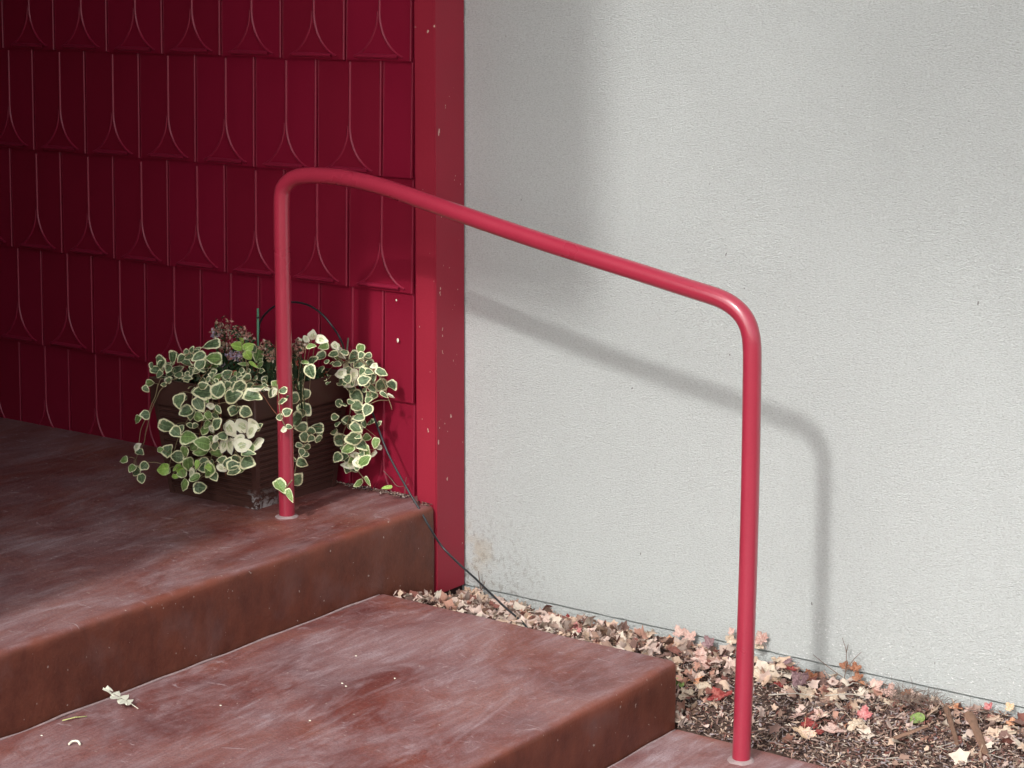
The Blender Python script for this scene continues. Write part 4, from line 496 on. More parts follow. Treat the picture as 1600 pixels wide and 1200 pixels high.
FALLEN=[(-1.124, 0.42, 0.089, 0.0686, 'tan', 1, 'large tan fallen leaf standing in the corner below the red corner board'), (-1.096, 0.432, 0.077, 0.0422, 'pink', 0, 'pinkish fallen leaf just right of the tan leaf in the wall corner'), (-1.029, 0.411, 0.083, 0.0575, 'tan', 0, 'tan curled leaf lying under the black tube near the corner'), (-1.091, 0.457, 0.081, 0.0318, 'cream', 1, 'small cream leaf leaning on the wall beside the corner'), (-0.937, 0.246, 0.123, 0.0303, 'orange', 0, 'orange leaf scrap at the back edge of the middle step near the corner'), (-0.901, 0.247, 0.123, 0.0302, 'red', 0, 'red leaf scrap under the black tube at the step edge'), (-0.876, 0.264, 0.119, 0.0302, 'orange', 0, 'orange leaf scrap just left of where the black tube ends'), (-0.928, 0.356, 0.096, 0.0308, 'cream', 0, 'small cream leaf touching the end of the black tube'), (-0.983, 0.253, 0.121, 0.0355, 'pink', 0, 'pink leaf at the far back corner of the middle step'), (-0.889, 0.365, 0.099, 0.0409, 'brown', 1, 'brown crumpled leaf just right of the black tube end'), (-0.807, 0.291, 0.112, 0.0301, 'red', 0, 'dark red leaf, left one of a red pair behind the middle step'), (-0.769, 0.275, 0.12, 0.0299, 'red', 1, 'dark red leaf, right one of a red pair behind the middle step'), (-0.773, 0.334, 0.102, 0.0402, 'cream', 0, 'cream leaf right of the red pair behind the middle step'), (-0.711, 0.29, 0.112, 0.0298, 'cream', 0, 'small cream leaf left of the bright pink leaf behind the step'), (-0.646, 0.246, 0.13, 0.0489, 'rose', 1, 'bright pink leaf standing against the back edge of the middle step'), (-0.808, 0.457, 0.074, 0.0309, 'red', 1, 'red leaf tip rising behind the bright pink leaf'), (-0.703, 0.367, 0.095, 0.0251, 'red', 1, 'small red leaf leaning between pink and cream leaves behind the step'), (-0.619, 0.276, 0.116, 0.0392, 'cream', 0, 'cream leaf lying right of the bright pink leaf behind the step'), (-0.624, 0.402, 0.092, 0.055, 'pink', 1, 'folded pink leaf by the wall behind the middle step'), (-0.55, 0.309, 0.109, 0.0538, 'cream', 0, 'long cream leaf lying in front of the folded pink leaf'), (-0.596, 0.443, 0.077, 0.0251, 'orange', 1, 'small orange leaf right of the folded pink leaf'), (-1.028, 0.251, 0.122, 0.0306, 'tan', 0, 'tan leaf scrap at the foot of the red corner board'), (-0.563, 0.458, 0.079, 0.0221, 'cream', 1, 'small cream leaf tip against the plinth behind the step end'), (-0.53, 0.456, 0.076, 0.022, 'cream', 1, 'cream leaf near the wall behind the outer end of the step'), (-0.453, 0.359, 0.091, 0.0268, 'mauve', 0, 'mauve leaf behind the outer end of the middle step'), (-0.469, 0.449, 0.073, 0.0436, 'orange', 0, 'large orange leaf behind the outer corner of the middle step'), (-0.468, 0.335, 0.099, 0.0241, 'pink', 0, 'pink leaf left of the mauve leaf behind the step end'), (-0.481, 0.293, 0.11, 0.024, 'tan', 0, 'tan leaf flake at the step edge near its outer end'), (-0.502, 0.289, 0.112, 0.0213, 'orange', 0, 'orange flake at the step edge beside the long cream leaf'), (-0.448, 0.457, 0.108, 0.042, 'pink', 1, 'pale pink leaf with upright tip against the wall, left one of two'), (-0.418, 0.457, 0.1, 0.0469, 'pink', 1, 'pale pink leaf standing against the wall, right one of two'), (-0.355, 0.456, 0.098, 0.0416, 'mauve', 1, 'mauve rounded leaf standing near the wall left of the front post'), (-0.394, 0.456, 0.072, 0.032, 'rose', 0, 'rose leaf lying between the mauve leaf and the orange leaf'), (-0.371, 0.438, 0.073, 0.022, 'orange', 0, 'small orange leaf below the mauve standing leaf'), (-0.325, 0.38, 0.072, 0.0797, 'pink', 0, 'widest pale pink arched leaf between step corner and front post'), (-0.303, 0.297, 0.056, 0.0428, 'orange', 0, 'orange pink leaf under the wide pale arched leaf'), (-0.274, 0.285, 0.049, 0.0426, 'cream', 0, 'cream leaf with pale stalk lying left of the front post'), (-0.282, 0.218, 0.041, 0.0422, 'cream', 0, 'cream folded leaf near the riser of the middle step'), (-0.314, 0.235, 0.059, 0.0354, 'green', 1, 'pale green leaf upright against the end of the middle step'), (-0.208, 0.26, 0.038, 0.0656, 'red', 0, 'red leaf lying flat just left of the front post'), (-0.29, 0.457, 0.119, 0.0365, 'cream', 1, 'cream leaf standing behind the front post on its left side'), (-0.29, 0.458, 0.141, 0.0243, 'pink', 1, 'pink leaf tip sticking up behind the front post on its left side'), (-0.201, 0.456, 0.14, 0.0457, 'pink', 1, 'pale pink curled leaf standing at the wall just right of the front post'), (-0.207, 0.456, 0.117, 0.0289, 'cream', 0, 'cream leaf below the pale pink curled leaf right of the post'), (-0.145, 0.392, 0.065, 0.0759, 'cream', 0, 'large cream lobed leaf lying flat just right of the front post'), (-0.11, 0.454, 0.074, 0.0334, 'red', 0, 'red leaf behind the large mauve leaf right of the post'), (-0.099, 0.373, 0.058, 0.0306, 'red', 0, 'dark red leaf half under the large cream lobed leaf'), (-0.121, 0.456, 0.093, 0.031, 'mauve', 0, 'dull mauve leaf by the plinth right of the front post'), (-0.154, 0.457, 0.09, 0.0288, 'cream', 0, 'small cream curled leaf between large cream leaf and plinth'), (-0.163, 0.452, 0.072, 0.0288, 'tan', 0, 'tan leaf just above the large cream lobed leaf'), (-0.252, 0.332, 0.051, 0.0262, 'pink', 0, 'pink leaf scrap above the flat red leaf left of the post'), (-0.295, 0.432, 0.07, 0.0291, 'mauve', 0, 'grey mauve scrap left of the front post near the wide arched leaf'), (-0.059, 0.4, 0.072, 0.0612, 'mauve', 1, 'large grey mauve leaf standing right of the large cream leaf'), (-0.04, 0.43, 0.076, 0.0472, 'russet', 1, 'russet half leaf joined up behind the large grey mauve leaf'), (-0.014, 0.363, 0.057, 0.0442, 'cream', 0, 'cream leaf lying in front of the large grey mauve leaf'), (0.052, 0.387, 0.062, 0.0533, 'cream', 0, 'long cream leaf lying in the middle of the litter below the dead sprig'), (0.041, 0.458, 0.115, 0.0305, 'russet', 1, 'russet curled leaf clinging to the left of the dead twig sprig'), (0.072, 0.455, 0.118, 0.0327, 'russet', 1, 'russet curled leaf clinging to the right of the dead twig sprig'), (0.078, 0.458, 0.093, 0.0327, 'russet', 1, 'russet leaf at the base of the dead twig sprig'), (0.094, 0.456, 0.077, 0.028, 'orange', 0, 'orange leaf right of the base of the dead twig sprig'), (0.13, 0.457, 0.081, 0.0488, 'pink', 1, 'large pale pink leaf leaning on the plinth right of the dead sprig'), (0.118, 0.436, 0.071, 0.0348, 'cream', 0, 'cream leaf in front of the pale pink leaf leaning on the plinth'), (0.175, 0.444, 0.08, 0.0461, 'pink', 1, 'pink leaf leaning on the plinth left of the dark twig heap'), (0.196, 0.411, 0.067, 0.0458, 'cream', 0, 'bright cream leaf in front of the dark twig heap'), (0.162, 0.324, 0.055, 0.0431, 'rose', 1, 'rose folded leaf standing alone in the middle of the litter'), (0.013, 0.257, 0.035, 0.0411, 'pink', 0, 'pale pink leaf left of the two joined pale leaves right of the post'), (0.067, 0.271, 0.039, 0.0591, 'pink', 0, 'upper one of two large pale pink leaves lying edge to edge'), (0.128, 0.233, 0.032, 0.0584, 'pink', 0, 'lower one of two large pale pink leaves lying edge to edge'), (0.067, 0.192, 0.022, 0.0539, 'peach', 0, 'peach coloured leaf below the pale pink leaves right of the post'), (0.06, 0.239, 0.031, 0.043, 'red', 0, 'dark red leaf under the upper large pale pink leaf'), (0.097, 0.214, 0.026, 0.0315, 'red', 0, 'dark red scrap between the peach leaf and the pale pink leaf'), (0.167, 0.279, 0.041, 0.0518, 'cream', 0, 'ragged cream leaf right of the two large pale pink leaves'), (0.138, 0.261, 0.034, 0.0248, 'russet', 0, 'small russet curl between pale pink leaf and ragged cream leaf'), (0.071, 0.143, 0.012, 0.0446, 'pink', 0, 'pale pink leaf near the edge of the lowest step right of the post'), (0.215, 0.458, 0.08, 0.0322, 'russet', 0, 'russet curl in the dark twig heap'), (0.288, 0.358, 0.056, 0.0382, 'green', 0, 'round bright green leaf on the mulch'), (0.343, 0.447, 0.073, 0.0453, 'orange', 0, 'salmon leaf by the plinth right of the dark twig heap'), (0.391, 0.452, 0.073, 0.0405, 'pink', 0, 'pink ragged leaf right of the salmon leaf'), (0.466, 0.339, 0.052, 0.0395, 'pink', 0, 'pale pink leaf just left of the split wood pieces'), (0.5, 0.397, 0.063, 0.0441, 'cream', 0, 'cream veined leaf right of the split wood pieces'), (0.496, 0.441, 0.071, 0.0266, 'orange', 0, 'orange leaf by the plinth right of the split wood pieces'), (0.453, 0.436, 0.071, 0.0446, 'tan', 0, 'tan leaf behind the split wood pieces'), (0.427, 0.457, 0.092, 0.0247, 'rose', 1, 'rose leaf tip against the plinth above the split wood pieces'), (0.481, 0.458, 0.102, 0.029, 'peach', 1, 'peach leaf tip against the plinth near the right picture edge'), (0.462, 0.278, 0.038, 0.0261, 'tan', 0, 'tan leaf below the pale pink leaf in the lower right mulch'), (0.293, 0.457, 0.074, 0.0319, 'tan', 0, 'narrow tan leaf on the dark twig heap')]


for x, z, r_, lb in ((-1.347, .935, .0032, 'upper'), (-1.343, .820, .0048, 'lower')):
    bm = bmesh.new(); bmesh.ops.create_icosphere(bm, subdivisions=2, radius=r_)
    for v in bm.verts: v.co = Vector((v.co.x * .8, v.co.y * .25, v.co.z * (1.3 if r_ > .004 else 1)))
    obj('paint_fleck', mesh_of(bm, 'paint_fleck', BONE), wall).location += Vector((x, .3725, z))

# ------------------------------------------------------------------ handrail
hr = thing('handrail', 'red tubular handrail bent down to posts on the landing and lowest step', 'handrail', (0, 0, 0))
PR = .0218
path = [(-1.4400, 0, .355), (-1.4400, 0, .50), (-1.4395, 0, .80), (-1.4392, 0, 1.05)]
path = [Vector(p) for p in path] + [Vector(p) for p in RAIL] + [Vector((.003, 0, .75)), Vector((.0045, 0, .45)), Vector((.002, 0, .2)), Vector((0, 0, -.012))]
pp = catmull(path, 8)
for _ in range(26):
    pp = [pp[0]] + [(pp[i - 1] + pp[i] * 2 + pp[i + 1]) / 4 for i in range(1, len(pp) - 1)] + [pp[-1]]
bm = bmesh.new(); tube(bm, pp, PR, 28)
obj('rail', mesh_of(bm, 'rail', RED_RAIL, autos=50), hr)
def collar(x, y, z, r):
    bm = bmesh.new(); n = 40; A = []; B = []; Cc = []; D = []
    for k in range(n):
        a = 2 * math.pi * k / n; rr = r * (1 + .10 * noise.noise((math.cos(a) * 1.7, math.sin(a) * 1.7, x)) + .05 * noise.noise((math.cos(a) * 5, math.sin(a) * 5, x)))
        ca, sa = math.cos(a), math.sin(a)
        A.append(bm.verts.new((x + ca * PR * .98, y + sa * PR * .98, z + .0062))); B.append(bm.verts.new((x + ca * (PR + .005), y + sa * (PR + .005), z + .0045)))
        Cc.append(bm.verts.new((x + ca * rr * .9, y + sa * rr * .9, z + .0028))); D.append(bm.verts.new((x + ca * rr, y + sa * rr, z - .002)))
    for L, M in ((A, B), (B, Cc), (Cc, D)):
        for k in range(n): bm.faces.new((L[k], M[k], M[(k + 1) % n], L[(k + 1) % n])).smooth = True
    return mesh_of(bm, 'grout_collar', GROUT)
obj('grout_collar', collar(-1.44, 0, Z_LAND, .034), hr); obj('grout_collar', collar(0, 0, 0, .034), hr)

# ------------------------------------------------------------------ planter
PX, PY = -1.722, .168
pot = thing('planter', 'square tapered dark brown planter with horizontal ribs at the back of the landing', 'planter', (PX, PY, Z_LAND))
hb, ht, ph = .165, .192, .270          # half widths of the body, height under the rim
bm = bmesh.new(); rings = []
prof = [(0, 0)]; nr = 14
for k in range(nr):
    z0 = .022 + k * .0172
    prof += [(z0, -.002), (z0 + .0035, .0045), (z0 + .0100, .0050), (z0 + .0135, -.002)]
prof.append((ph, 0))
for z, e in prof:
    h = hb + (ht - hb) * z / ph + e; rings.append([bm.verts.new((sx * h, sy * h, z)) for sx, sy in ((1, -1), (1, 1), (-1, 1), (-1, -1))])
for A, B in zip(rings, rings[1:]):
    for k in range(4): bm.faces.new((A[k], A[(k + 1) % 4], B[(k + 1) % 4], B[k]))
bm.faces.new(rings[0][::-1])
o = bpy.data.objects.new('body', mesh_of(bm, 'body', POT)); link(o, pot)
for sx, sy in ((1, -1), (1, 1), (-1, 1), (-1, -1)):     # plain corner stiles
    bm = bmesh.new(); A = []
    for z in (0.001, ph - .001):
        h = hb + (ht - hb) * z / ph
        A.append([bm.verts.new((sx * (h + dx), sy * (h + dy), z)) for dx, dy in ((.0045, .0045), (-.012, .0045), (-.012, -.012), (.0045, -.012))])
    for k in range(4): bm.faces.new((A[0][k], A[0][(k + 1) % 4], A[1][(k + 1) % 4], A[1][k]))
    bm.faces.new(A[1]); bm.faces.new(A[0][::-1]); bmesh.ops.recalc_face_normals(bm, faces=bm.faces)
    o = bpy.data.objects.new('corner_stile', mesh_of(bm, 'corner_stile', POT)); link(o, pot)
bm = bmesh.new(); rings = []
for h, z in ((ht - .004, ph - .004), (ht + .010, ph - .003), (ht + .014, ph + .002), (ht + .017, ph + .066), (ht + .014, ph + .071), (ht + .002, ph + .071), (ht - .004, ph + .062), (ht - .008, ph - .002)):
    if h > .2045: h = .2045 + (h - .2045) * .2
    rings.append([bm.verts.new((sx * h, sy * h, z)) for sx, sy in ((1, -1), (1, 1), (-1, 1), (-1, -1))])
rings.append(rings[0])
for A, B in zip(rings, rings[1:]):
    for k in range(4): bm.faces.new((A[k], A[(k + 1) % 4], B[(k + 1) % 4], B[k]))
bmesh.ops.bevel(bm, geom=[e for e in bm.edges if abs(e.verts[0].co.z - e.verts[1].co.z) > .02], offset=.006, segments=3, affect='EDGES')
bmesh.ops.recalc_face_normals(bm, faces=bm.faces)
o = bpy.data.objects.new('rim', mesh_of(bm, 'rim', POT, autos=40)); link(o, pot)
bm = bmesh.new(); g_ = bmesh.ops.create_grid(bm, x_segments=24, y_segments=24, size=ht - .009)
for v in bm.verts: v.co.z = ph + .028 + .012 * noise.noise(v.co * 30)
o = bpy.data.objects.new('soil', mesh_of(bm, 'soil', SOIL, True)); link(o, pot)

# ------------------------------------------------------------------ leaves of the trailing plant
def vinca(kind, var):
    """ovate leaf, unit length along x, unit width"""
    rr = random.Random(var * 7 + 3); bm = bmesh.new(); le = bm.verts.layers.float.new('edge')
    n = 22; cup = (.34, -.20, .22, .50)[var % 4]; fold = (.20, .30, .14, .05)[var % 4]; twist = (.3, -.4, .5, -.2)[var % 4]
    out = []
    for k in range(n):
        a = 2 * math.pi * k / n; ca, sa = math.cos(a), math.sin(a)
        x = .5 * ca; wv = .5 * sa * (1 - .16 * ca) * (1 + .03 * rr.uniform(-1, 1))
        wv *= 1 - .22 * max(0, ca) ** 2
        if ca > .8: x += .07 * (ca - .8) / .2
        if ca < -.93: x += .05
        out.append((x, wv))
    def z(x, y, e):
        return -cup * (x * x + y * y) * 1.3 + fold * abs(y) + twist * x * y + .035 * math.sin(x * 13 + var) * e * e * (1 if y > 0 else -1)
    c0 = bm.verts.new((0, 0, z(0, 0, 0))); c0[le] = 0; prev = None
    for s in (.34, .62, .82, 1.0):
        R_ = []
        for x, y in out:
            v = bm.verts.new((x * s, y * s, z(x * s, y * s, s))); v[le] = s; R_.append(v)
        for k in range(n):
            if prev is None: bm.faces.new((c0, R_[k], R_[(k + 1) % n]))
            else: bm.faces.new((prev[k], R_[k], R_[(k + 1) % n], prev[(k + 1) % n]))
        prev = R_
    for f in bm.faces: f.smooth = True
    return mesh_of(bm, 'leaf', LEAF[kind])
VM = {k: [vinca(k, v) for v in range(4)] for k in LEAF}
plant = thing('trailing_plant', 'cream edged variegated vine spilling over the brown planter down to the landing', 'plant', (PX, PY, Z_LAND + .3))
for i, (x, y, z, qw, qx, qy, qz, ln, wd, k) in enumerate(LEAVES):
    o = bpy.data.objects.new('leaf', VM[k][i % 4]); link(o, plant)
    o.location = Vector((x, y, z)) - plant.location; o.rotation_mode = 'QUATERNION'; o.rotation_quaternion = (qw, qx, qy, qz)
    o.scale = (ln * 1.1, wd * 1.1, (ln + wd) / 2)
fr = random.Random(21); cand = [L for L in LEAVES if L[2] > .42 and L[7] > .018]
for i in range(74):                       # younger leaves tucked behind the outer ones
    x, y, z, qw, qx, qy, qz, ln, wd, k = fr.choice(cand); back = .018 + .02 * fr.random()
    o = bpy.data.objects.new('leaf', VM[fr.choice('gggy')][i % 4]); link(o, plant)
    o.location = Vector((x - back * .5 + fr.uniform(-.02, .02), y + back, z + fr.uniform(-.022, .012))) - plant.location
    if y > .25: o.location.y = min(o.location.y, .345 - plant.location.y)
    o.rotation_mode = 'QUATERNION'; o.rotation_quaternion = Quaternion((qw, qx, qy, qz)) @ Quaternion((0, 0, 1), fr.uniform(-2, 2)) @ Quaternion((0, 1, 0), fr.uniform(-.5, .5))
    q_ = .018 + .016 * fr.random(); o.scale = (q_, q_ * .85, q_)
for i, v in enumerate(VINES):
    P = catmull(v, 7); P = [p + Vector((noise.noise(p * 30 + Vector((i, 0, 0))), noise.noise(p * 30 + Vector((0, i, 5))), 0)) * .004 for p in P]
    bm = bmesh.new(); tube(bm, P, .0016, 6, .6)
    o = obj('stem', mesh_of(bm, 'stem', STEMR if i in (7, 3, 5) else STEM), plant)
bm = bmesh.new()                          # small leaves packed over the rim, too crowded to tell apart
for i in range(150):
    if i < 95: c = Vector((fr.uniform(-1.93, -1.53), fr.uniform(-.055, .03), Z_LAND + .335 + fr.uniform(-.035, .055)))
    elif i < 120: c = Vector((fr.uniform(-1.60, -1.50), fr.uniform(-.02, .33), Z_LAND + .34 + fr.uniform(-.01, .05)))
    else: c = Vector((fr.uniform(-1.50, -1.38), fr.uniform(.24, .34), Z_LAND + fr.uniform(.18, .36)))
    k_ = fr.uniform(.016, .030)
    d = Quaternion((0, 0, 1), fr.uniform(0, 6.28)) @ Quaternion((1, 0, 0), fr.gauss(.8, .5)) if fr.random() < .5 else Quaternion((1, 0, 0), fr.gauss(1.0, .35)) @ Quaternion((0, 0, 1), fr.uniform(0, 6.28))
    M4 = Matrix.Translation(c - plant.location) @ d.to_matrix().to_4x4() @ Matrix.Diagonal((k_, k_ * .85, k_, 1))
    n0 = len(bm.verts); bm.from_mesh(VM['g'][i % 4]); bm.verts.ensure_lookup_table()
    bmesh.ops.transform(bm, matrix=M4, verts=bm.verts[n0:])
o = bpy.data.objects.new('small_leaves', mesh_of(bm, 'small_leaves', LEAF['g'], True)); link(o, plant); o['kind'] = 'stuff'
# petioles and small stalks joining leaves to the nearest vine
bm = bmesh.new()
allp = [p for v in VINES for p in catmull(v, 6)]
for (x, y, z, qw, qx, qy, qz, ln, wd, k) in LEAVES:
    c = Vector((x, y, z)); qn = Quaternion((qw, qx, qy, qz)); b = c + qn @ Vector((-.5 * ln, 0, 0))
    near = min(allp, key=lambda p: (p - b).length)
    if (near - b).length < .075: tgt = near
    elif z > Z_LAND + .29: tgt = Vector((x * .8 + PX * .2, y * .7 + PY * .3, Z_LAND + .29))
    else: continue
    m_ = (b + tgt) / 2 + Vector((0, -.004, .006)); tube(bm, catmull([b, m_, tgt], 3), .0009, 4)
o = obj('leaf_stalks', mesh_of(bm, 'leaf_stalks', STEM), plant); o['kind'] = 'stuff'

# ------------------------------------------------------------------ flowering plant filling the planter
fp = thing('flowering_plant', 'low bushy plant with dusty pink and lilac flower heads in the middle of the planter', 'plant', (PX, PY, Z_LAND + .3))
def petal(bm, c, s, rr, mi):
    q = Quaternion((rr.gauss(0, 1), rr.gauss(0, 1), rr.gauss(0, 1), rr.gauss(0, 1))).normalized()
    L = [Vector((-s, 0, 0)), Vector((0, -s * .55, s * .15)), Vector((s, 0, 0)), Vector((0, s * .55, s * .15))]
    bm.faces.new([bm.verts.new(c + q @ p) for p in L]).material_index = mi
rr = random.Random(11)
for (x, y, z, r) in FLOWERS:
    bm = bmesh.new(); c = Vector((x, y, z)); lil = (x, z) in [(FLOWERS[i][0], FLOWERS[i][2]) for i in (2, 5, 6, 12)]
    for _ in range(int(55 + r * 2600)):
        d = Vector((rr.gauss(0, 1), rr.gauss(0, 1), rr.gauss(0, .8))).normalized() * r * rr.uniform(.35, 1.15)
        petal(bm, c + d, rr.uniform(.0035, .0082), rr, rr.choice((1, 1, 2, 2, 3, 5, 5) if not lil else (0, 0, 3, 1, 5)))
    for _ in range(4):
        tube(bm, catmull([c, c + Vector((rr.uniform(-.01, .01), .0, -.04)), Vector((x + rr.uniform(-.02, .02), y + rr.uniform(-.0, .03), Z_LAND + .29))], 3), .0012, 5, mi=4)
    o = obj('flower_cluster', mesh_of(bm, 'flower_cluster', [PETALL, PETALP, PETALB, PETALC, DARKLEAF, DARKLEAF]), fp)
    if lil: o['label'] = 'pale lilac flower cluster'
bm = bmesh.new()
for _ in range(3600):
    u = rr.uniform(-1, 1); v = rr.uniform(-1, 1); hgt = .125 * (1 - u * u * .6) * (1 - v * v * .4)
    c = Vector((PX + u * .175, PY + v * .165, Z_LAND + .295 + rr.uniform(0, 1) ** .8 * hgt))
    petal(bm, c, rr.uniform(.005, .013), rr, 0 if rr.random() < .90 else 1)
o = obj('undergrowth', mesh_of(bm, 'undergrowth', [DARKLEAF, REDLEAF]), fp); o['kind'] = 'stuff'

# stakes and tube -----------------------------------------------------------
def stake(a, b, r, mat, label, tie=None):
    bm = bmesh.new(); tube(bm, [Vector(b) - Vector((0, 0, .05)), b, a], r, 10)
    o = obj('plant_stake', mesh_of(bm, 'plant_stake', mat)); tag(o, label, 'stake', 'stakes standing in the planter')
    if tie:
        c = Vector(a).lerp(Vector(b), tie); bm = bmesh.new(); tube(bm, [c - Vector((0, 0, .0022)), c + Vector((0, 0, .0022))], r * 1.45, 10)
        obj('tie', mesh_of(bm, 'tie', TUBEM), o)
stake(STAKE[0], STAKE[1], .0033, STAKEG, 'upright green plant stake in the planter just left of the rear rail post', .22)
stake(STAKE[2], STAKE[3], .0026, STAKEB, 'short grey green stake at the right back of the planter', None)
bm = bmesh.new(); tube(bm, catmull(HOSE, 8), .0030, 10)
o = obj('irrigation_tube', mesh_of(bm, 'irrigation_tube', TUBEM)); tag(o, 'thin black tube arching over the planter then trailing across the landing into the leaves', 'tube')

# ------------------------------------------------------------------ fallen leaves
def maple(var):
    rr = random.Random(var * 13 + 5); bm = bmesh.new(); la = bm.verts.layers.float.new('rib'); le = bm.verts.layers.float.new('edge')
    # five lobes round the stalk joint: (angle, reach)
    lob = [(-125, .42), (-62, .80), (0, 1.0), (62, .80), (125, .42)]
    pts = []
    for i, (a, L) in enumerate(lob):
        a += rr.uniform(-7, 7); L *= rr.uniform(.86, 1.08)
        def P(da, k): 
            return (math.cos(math.radians(a + da)) * L * k, math.sin(math.radians(a + da)) * L * k)
        pts += [(P(-22, .66), 0), (P(-17, .84), 0), (P(-8, .84), 0), (P(0, 1.0), 1), (P(9, .82), 0), (P(16, .86), 0), (P(22, .64), 0)]
        if i < 4:
            b = (a + lob[i + 1][0]) / 2; k = .58 * rr.uniform(.85, 1.2)
            pts.append(((math.cos(math.radians(b)) * k, math.sin(math.radians(b)) * k), 0))
    pts.append(((-.10, 0), 0))
    c1, c2, ax = rr.uniform(-1.4, 1.9), rr.uniform(-.6, .9), rr.uniform(0, math.pi)
    def z(x, y):
        u = x * math.cos(ax) + y * math.sin(ax); v = -x * math.sin(ax) + y * math.cos(ax)
        return c1 * u * u * .35 + c2 * v * v * .4 + .10 * noise.noise((x * 3 + var, y * 3, var * 2.0)) + .05 * noise.noise((x * 8, y * 8, var * 1.0))
    c0 = bm.verts.new((0, 0, z(0, 0))); c0[la] = 1; prev = None
    for s in (.25, .5, .75, 1.0):
        R_ = []
        for (x, y), r in pts:
            v = bm.verts.new((x * s, y * s, z(x * s, y * s))); v[la] = float(r) * (1.2 - s); R_.append(v)
        m = len(R_)
        for k in range(m):
            if prev is None: bm.faces.new((c0, R_[k], R_[(k + 1) % m]))
            else: bm.faces.new((prev[k], R_[k], R_[(k + 1) % m], prev[(k + 1) % m]))
        prev = R_
    P = [Vector((x, 0, z(x, 0) + .02 + abs(x + .08) * .25)) for x in (-.06, -.3, -.5, -.75)]
    tube(bm, P, .014, 5)
    for v in bm.verts: v.co = Vector(((v.co.x - .25) * .62, v.co.y * .62, v.co.z * .62))
    for f in bm.faces: f.smooth = True
    return mesh_of(bm, 'fallen_leaf', DRY['pink'])
MM = [maple(v) for v in range(14)]
def oval(var):
    me = VM['Y'][var].copy(); me.materials.clear(); me.materials.append(DRY['lime']); return me
OV = [oval(v) for v in range(2)]
rr = random.Random(5)
for i, (x, y, z, s, c, st, lab) in enumerate(FALLEN):
    o = bpy.data.objects.new('fallen_leaf', MM[(i * 5) % 14] if c not in ('green', 'lime') else OV[i % 2]); link(o); tag(o, lab, 'leaf', 'fallen leaves in the litter bed by the wall')
    o.location = (x, y, z)
    if st: # propped up on edge against the pile, facing the steps
        o.rotation_euler = (math.radians(rr.uniform(45, 78)), rr.uniform(-.3, .3), rr.uniform(-.1, .9)); 
        tw = Matrix.Rotation(rr.uniform(.6, 2.4), 3, 'Z')
        o.rotation_euler = (o.rotation_euler.to_matrix() @ tw).to_euler()
    else:
        m3 = Matrix.Rotation(rr.uniform(-.35, .35) + .22, 3, 'X') @ Matrix.Rotation(rr.uniform(-.3, .3), 3, 'Y') @ Matrix.Rotation(rr.uniform(0, 6.28), 3, 'Z')
        o.rotation_euler = m3.to_euler()
    k = s * (1.12 if st else 1.38) * (.72 if c == 'green' else 1); o.scale = (k, k, k)
    o.material_slots[0].link = 'OBJECT'; o.material_slots[0].material = DRY[c]

# uncountable litter: leaf scraps near the wall, chips, needles and bark towards the lowest step
lit_cols = [(.60, .44, .33), (.66, .50, .43), (.44, .24, .18), (.24, .10, .08), (.34, .22, .17), (.20, .12, .10), (.50, .38, .32), (.66, .56, .46), (.07, .045, .042), (.36, .30, .30)]
LITM = [m_simple('litter_%d' % i, c, .8, .2, .3, 60) for i, c in enumerate(lit_cols)]
rr = random.Random(9)
def scrap(bm, c, s, mi, flat=.5):
    """dry leaf piece: ragged outline, rolled about its own axis"""
    m = Matrix.Rotation(rr.gauss(0, flat), 3, 'X') @ Matrix.Rotation(rr.gauss(0, flat), 3, 'Y') @ Matrix.Rotation(rr.uniform(0, 6.28), 3, 'Z')
    K = rr.uniform(-1.3, 1.5) / s; n = 11; asp = rr.uniform(.5, .9); ax = rr.uniform(0, 3.14); sd = rr.random() * 50
    def P(a, q):
        x, y = math.cos(a) * q, math.sin(a) * q * asp
        u = x * math.cos(ax) + y * math.sin(ax); v = -x * math.sin(ax) + y * math.cos(ax)
        if abs(K) > .5: uu, z = math.sin(K * u) / K, (1 - math.cos(K * u)) / K
        else: uu, z = u, 0
        return c + m @ Vector((uu, v, z + s * .18 * noise.noise((u / s * 2 + sd, v / s * 2, 0))))
    q = [s * (rr.uniform(.85, 1.15) if k % 2 else rr.uniform(.5, .8)) for k in range(n)]
    rim = [bm.verts.new(P(6.283 * k / n, q[k])) for k in range(n)]; mid = [bm.verts.new(P(6.283 * k / n, q[k] * .5)) for k in range(n)]
    c0 = bm.verts.new(P(0, 0))
    for k in range(n):
        for f in (bm.faces.new((c0, mid[k], mid[(k + 1) % n])), bm.faces.new((mid[k], rim[k], rim[(k + 1) % n], mid[(k + 1) % n]))):
            f.material_index = mi; f.smooth = True
def chip(bm, c, l, w, mi, up=.45):
    d = Vector((rr.gauss(0, 1), rr.gauss(0, 1), rr.gauss(0, up))).normalized(); s = d.cross(Vector((rr.gauss(0, .4), rr.gauss(0, .4), 1))).normalized(); n = s.cross(d)
    bend = n * l * rr.uniform(-.12, .12); th = n * w * .3
    A = [c - d * l * .5, c + bend, c + d * l * .5]; ww = (w * .35, w * .5, w * .2)
    T = [[bm.verts.new(p + s * k), bm.verts.new(p - s * k), bm.verts.new(p - s * k * .6 - th), bm.verts.new(p + s * k * .6 - th)] for p, k in zip(A, ww)]
    for P, Q in zip(T, T[1:]):
        for k in range(4): bm.faces.new((P[k], P[(k + 1) % 4], Q[(k + 1) % 4], Q[k])).material_index = mi
    bm.faces.new(T[0]).material_index = mi; bm.faces.new(T[-1][::-1]).material_index = mi
bm = bmesh.new()
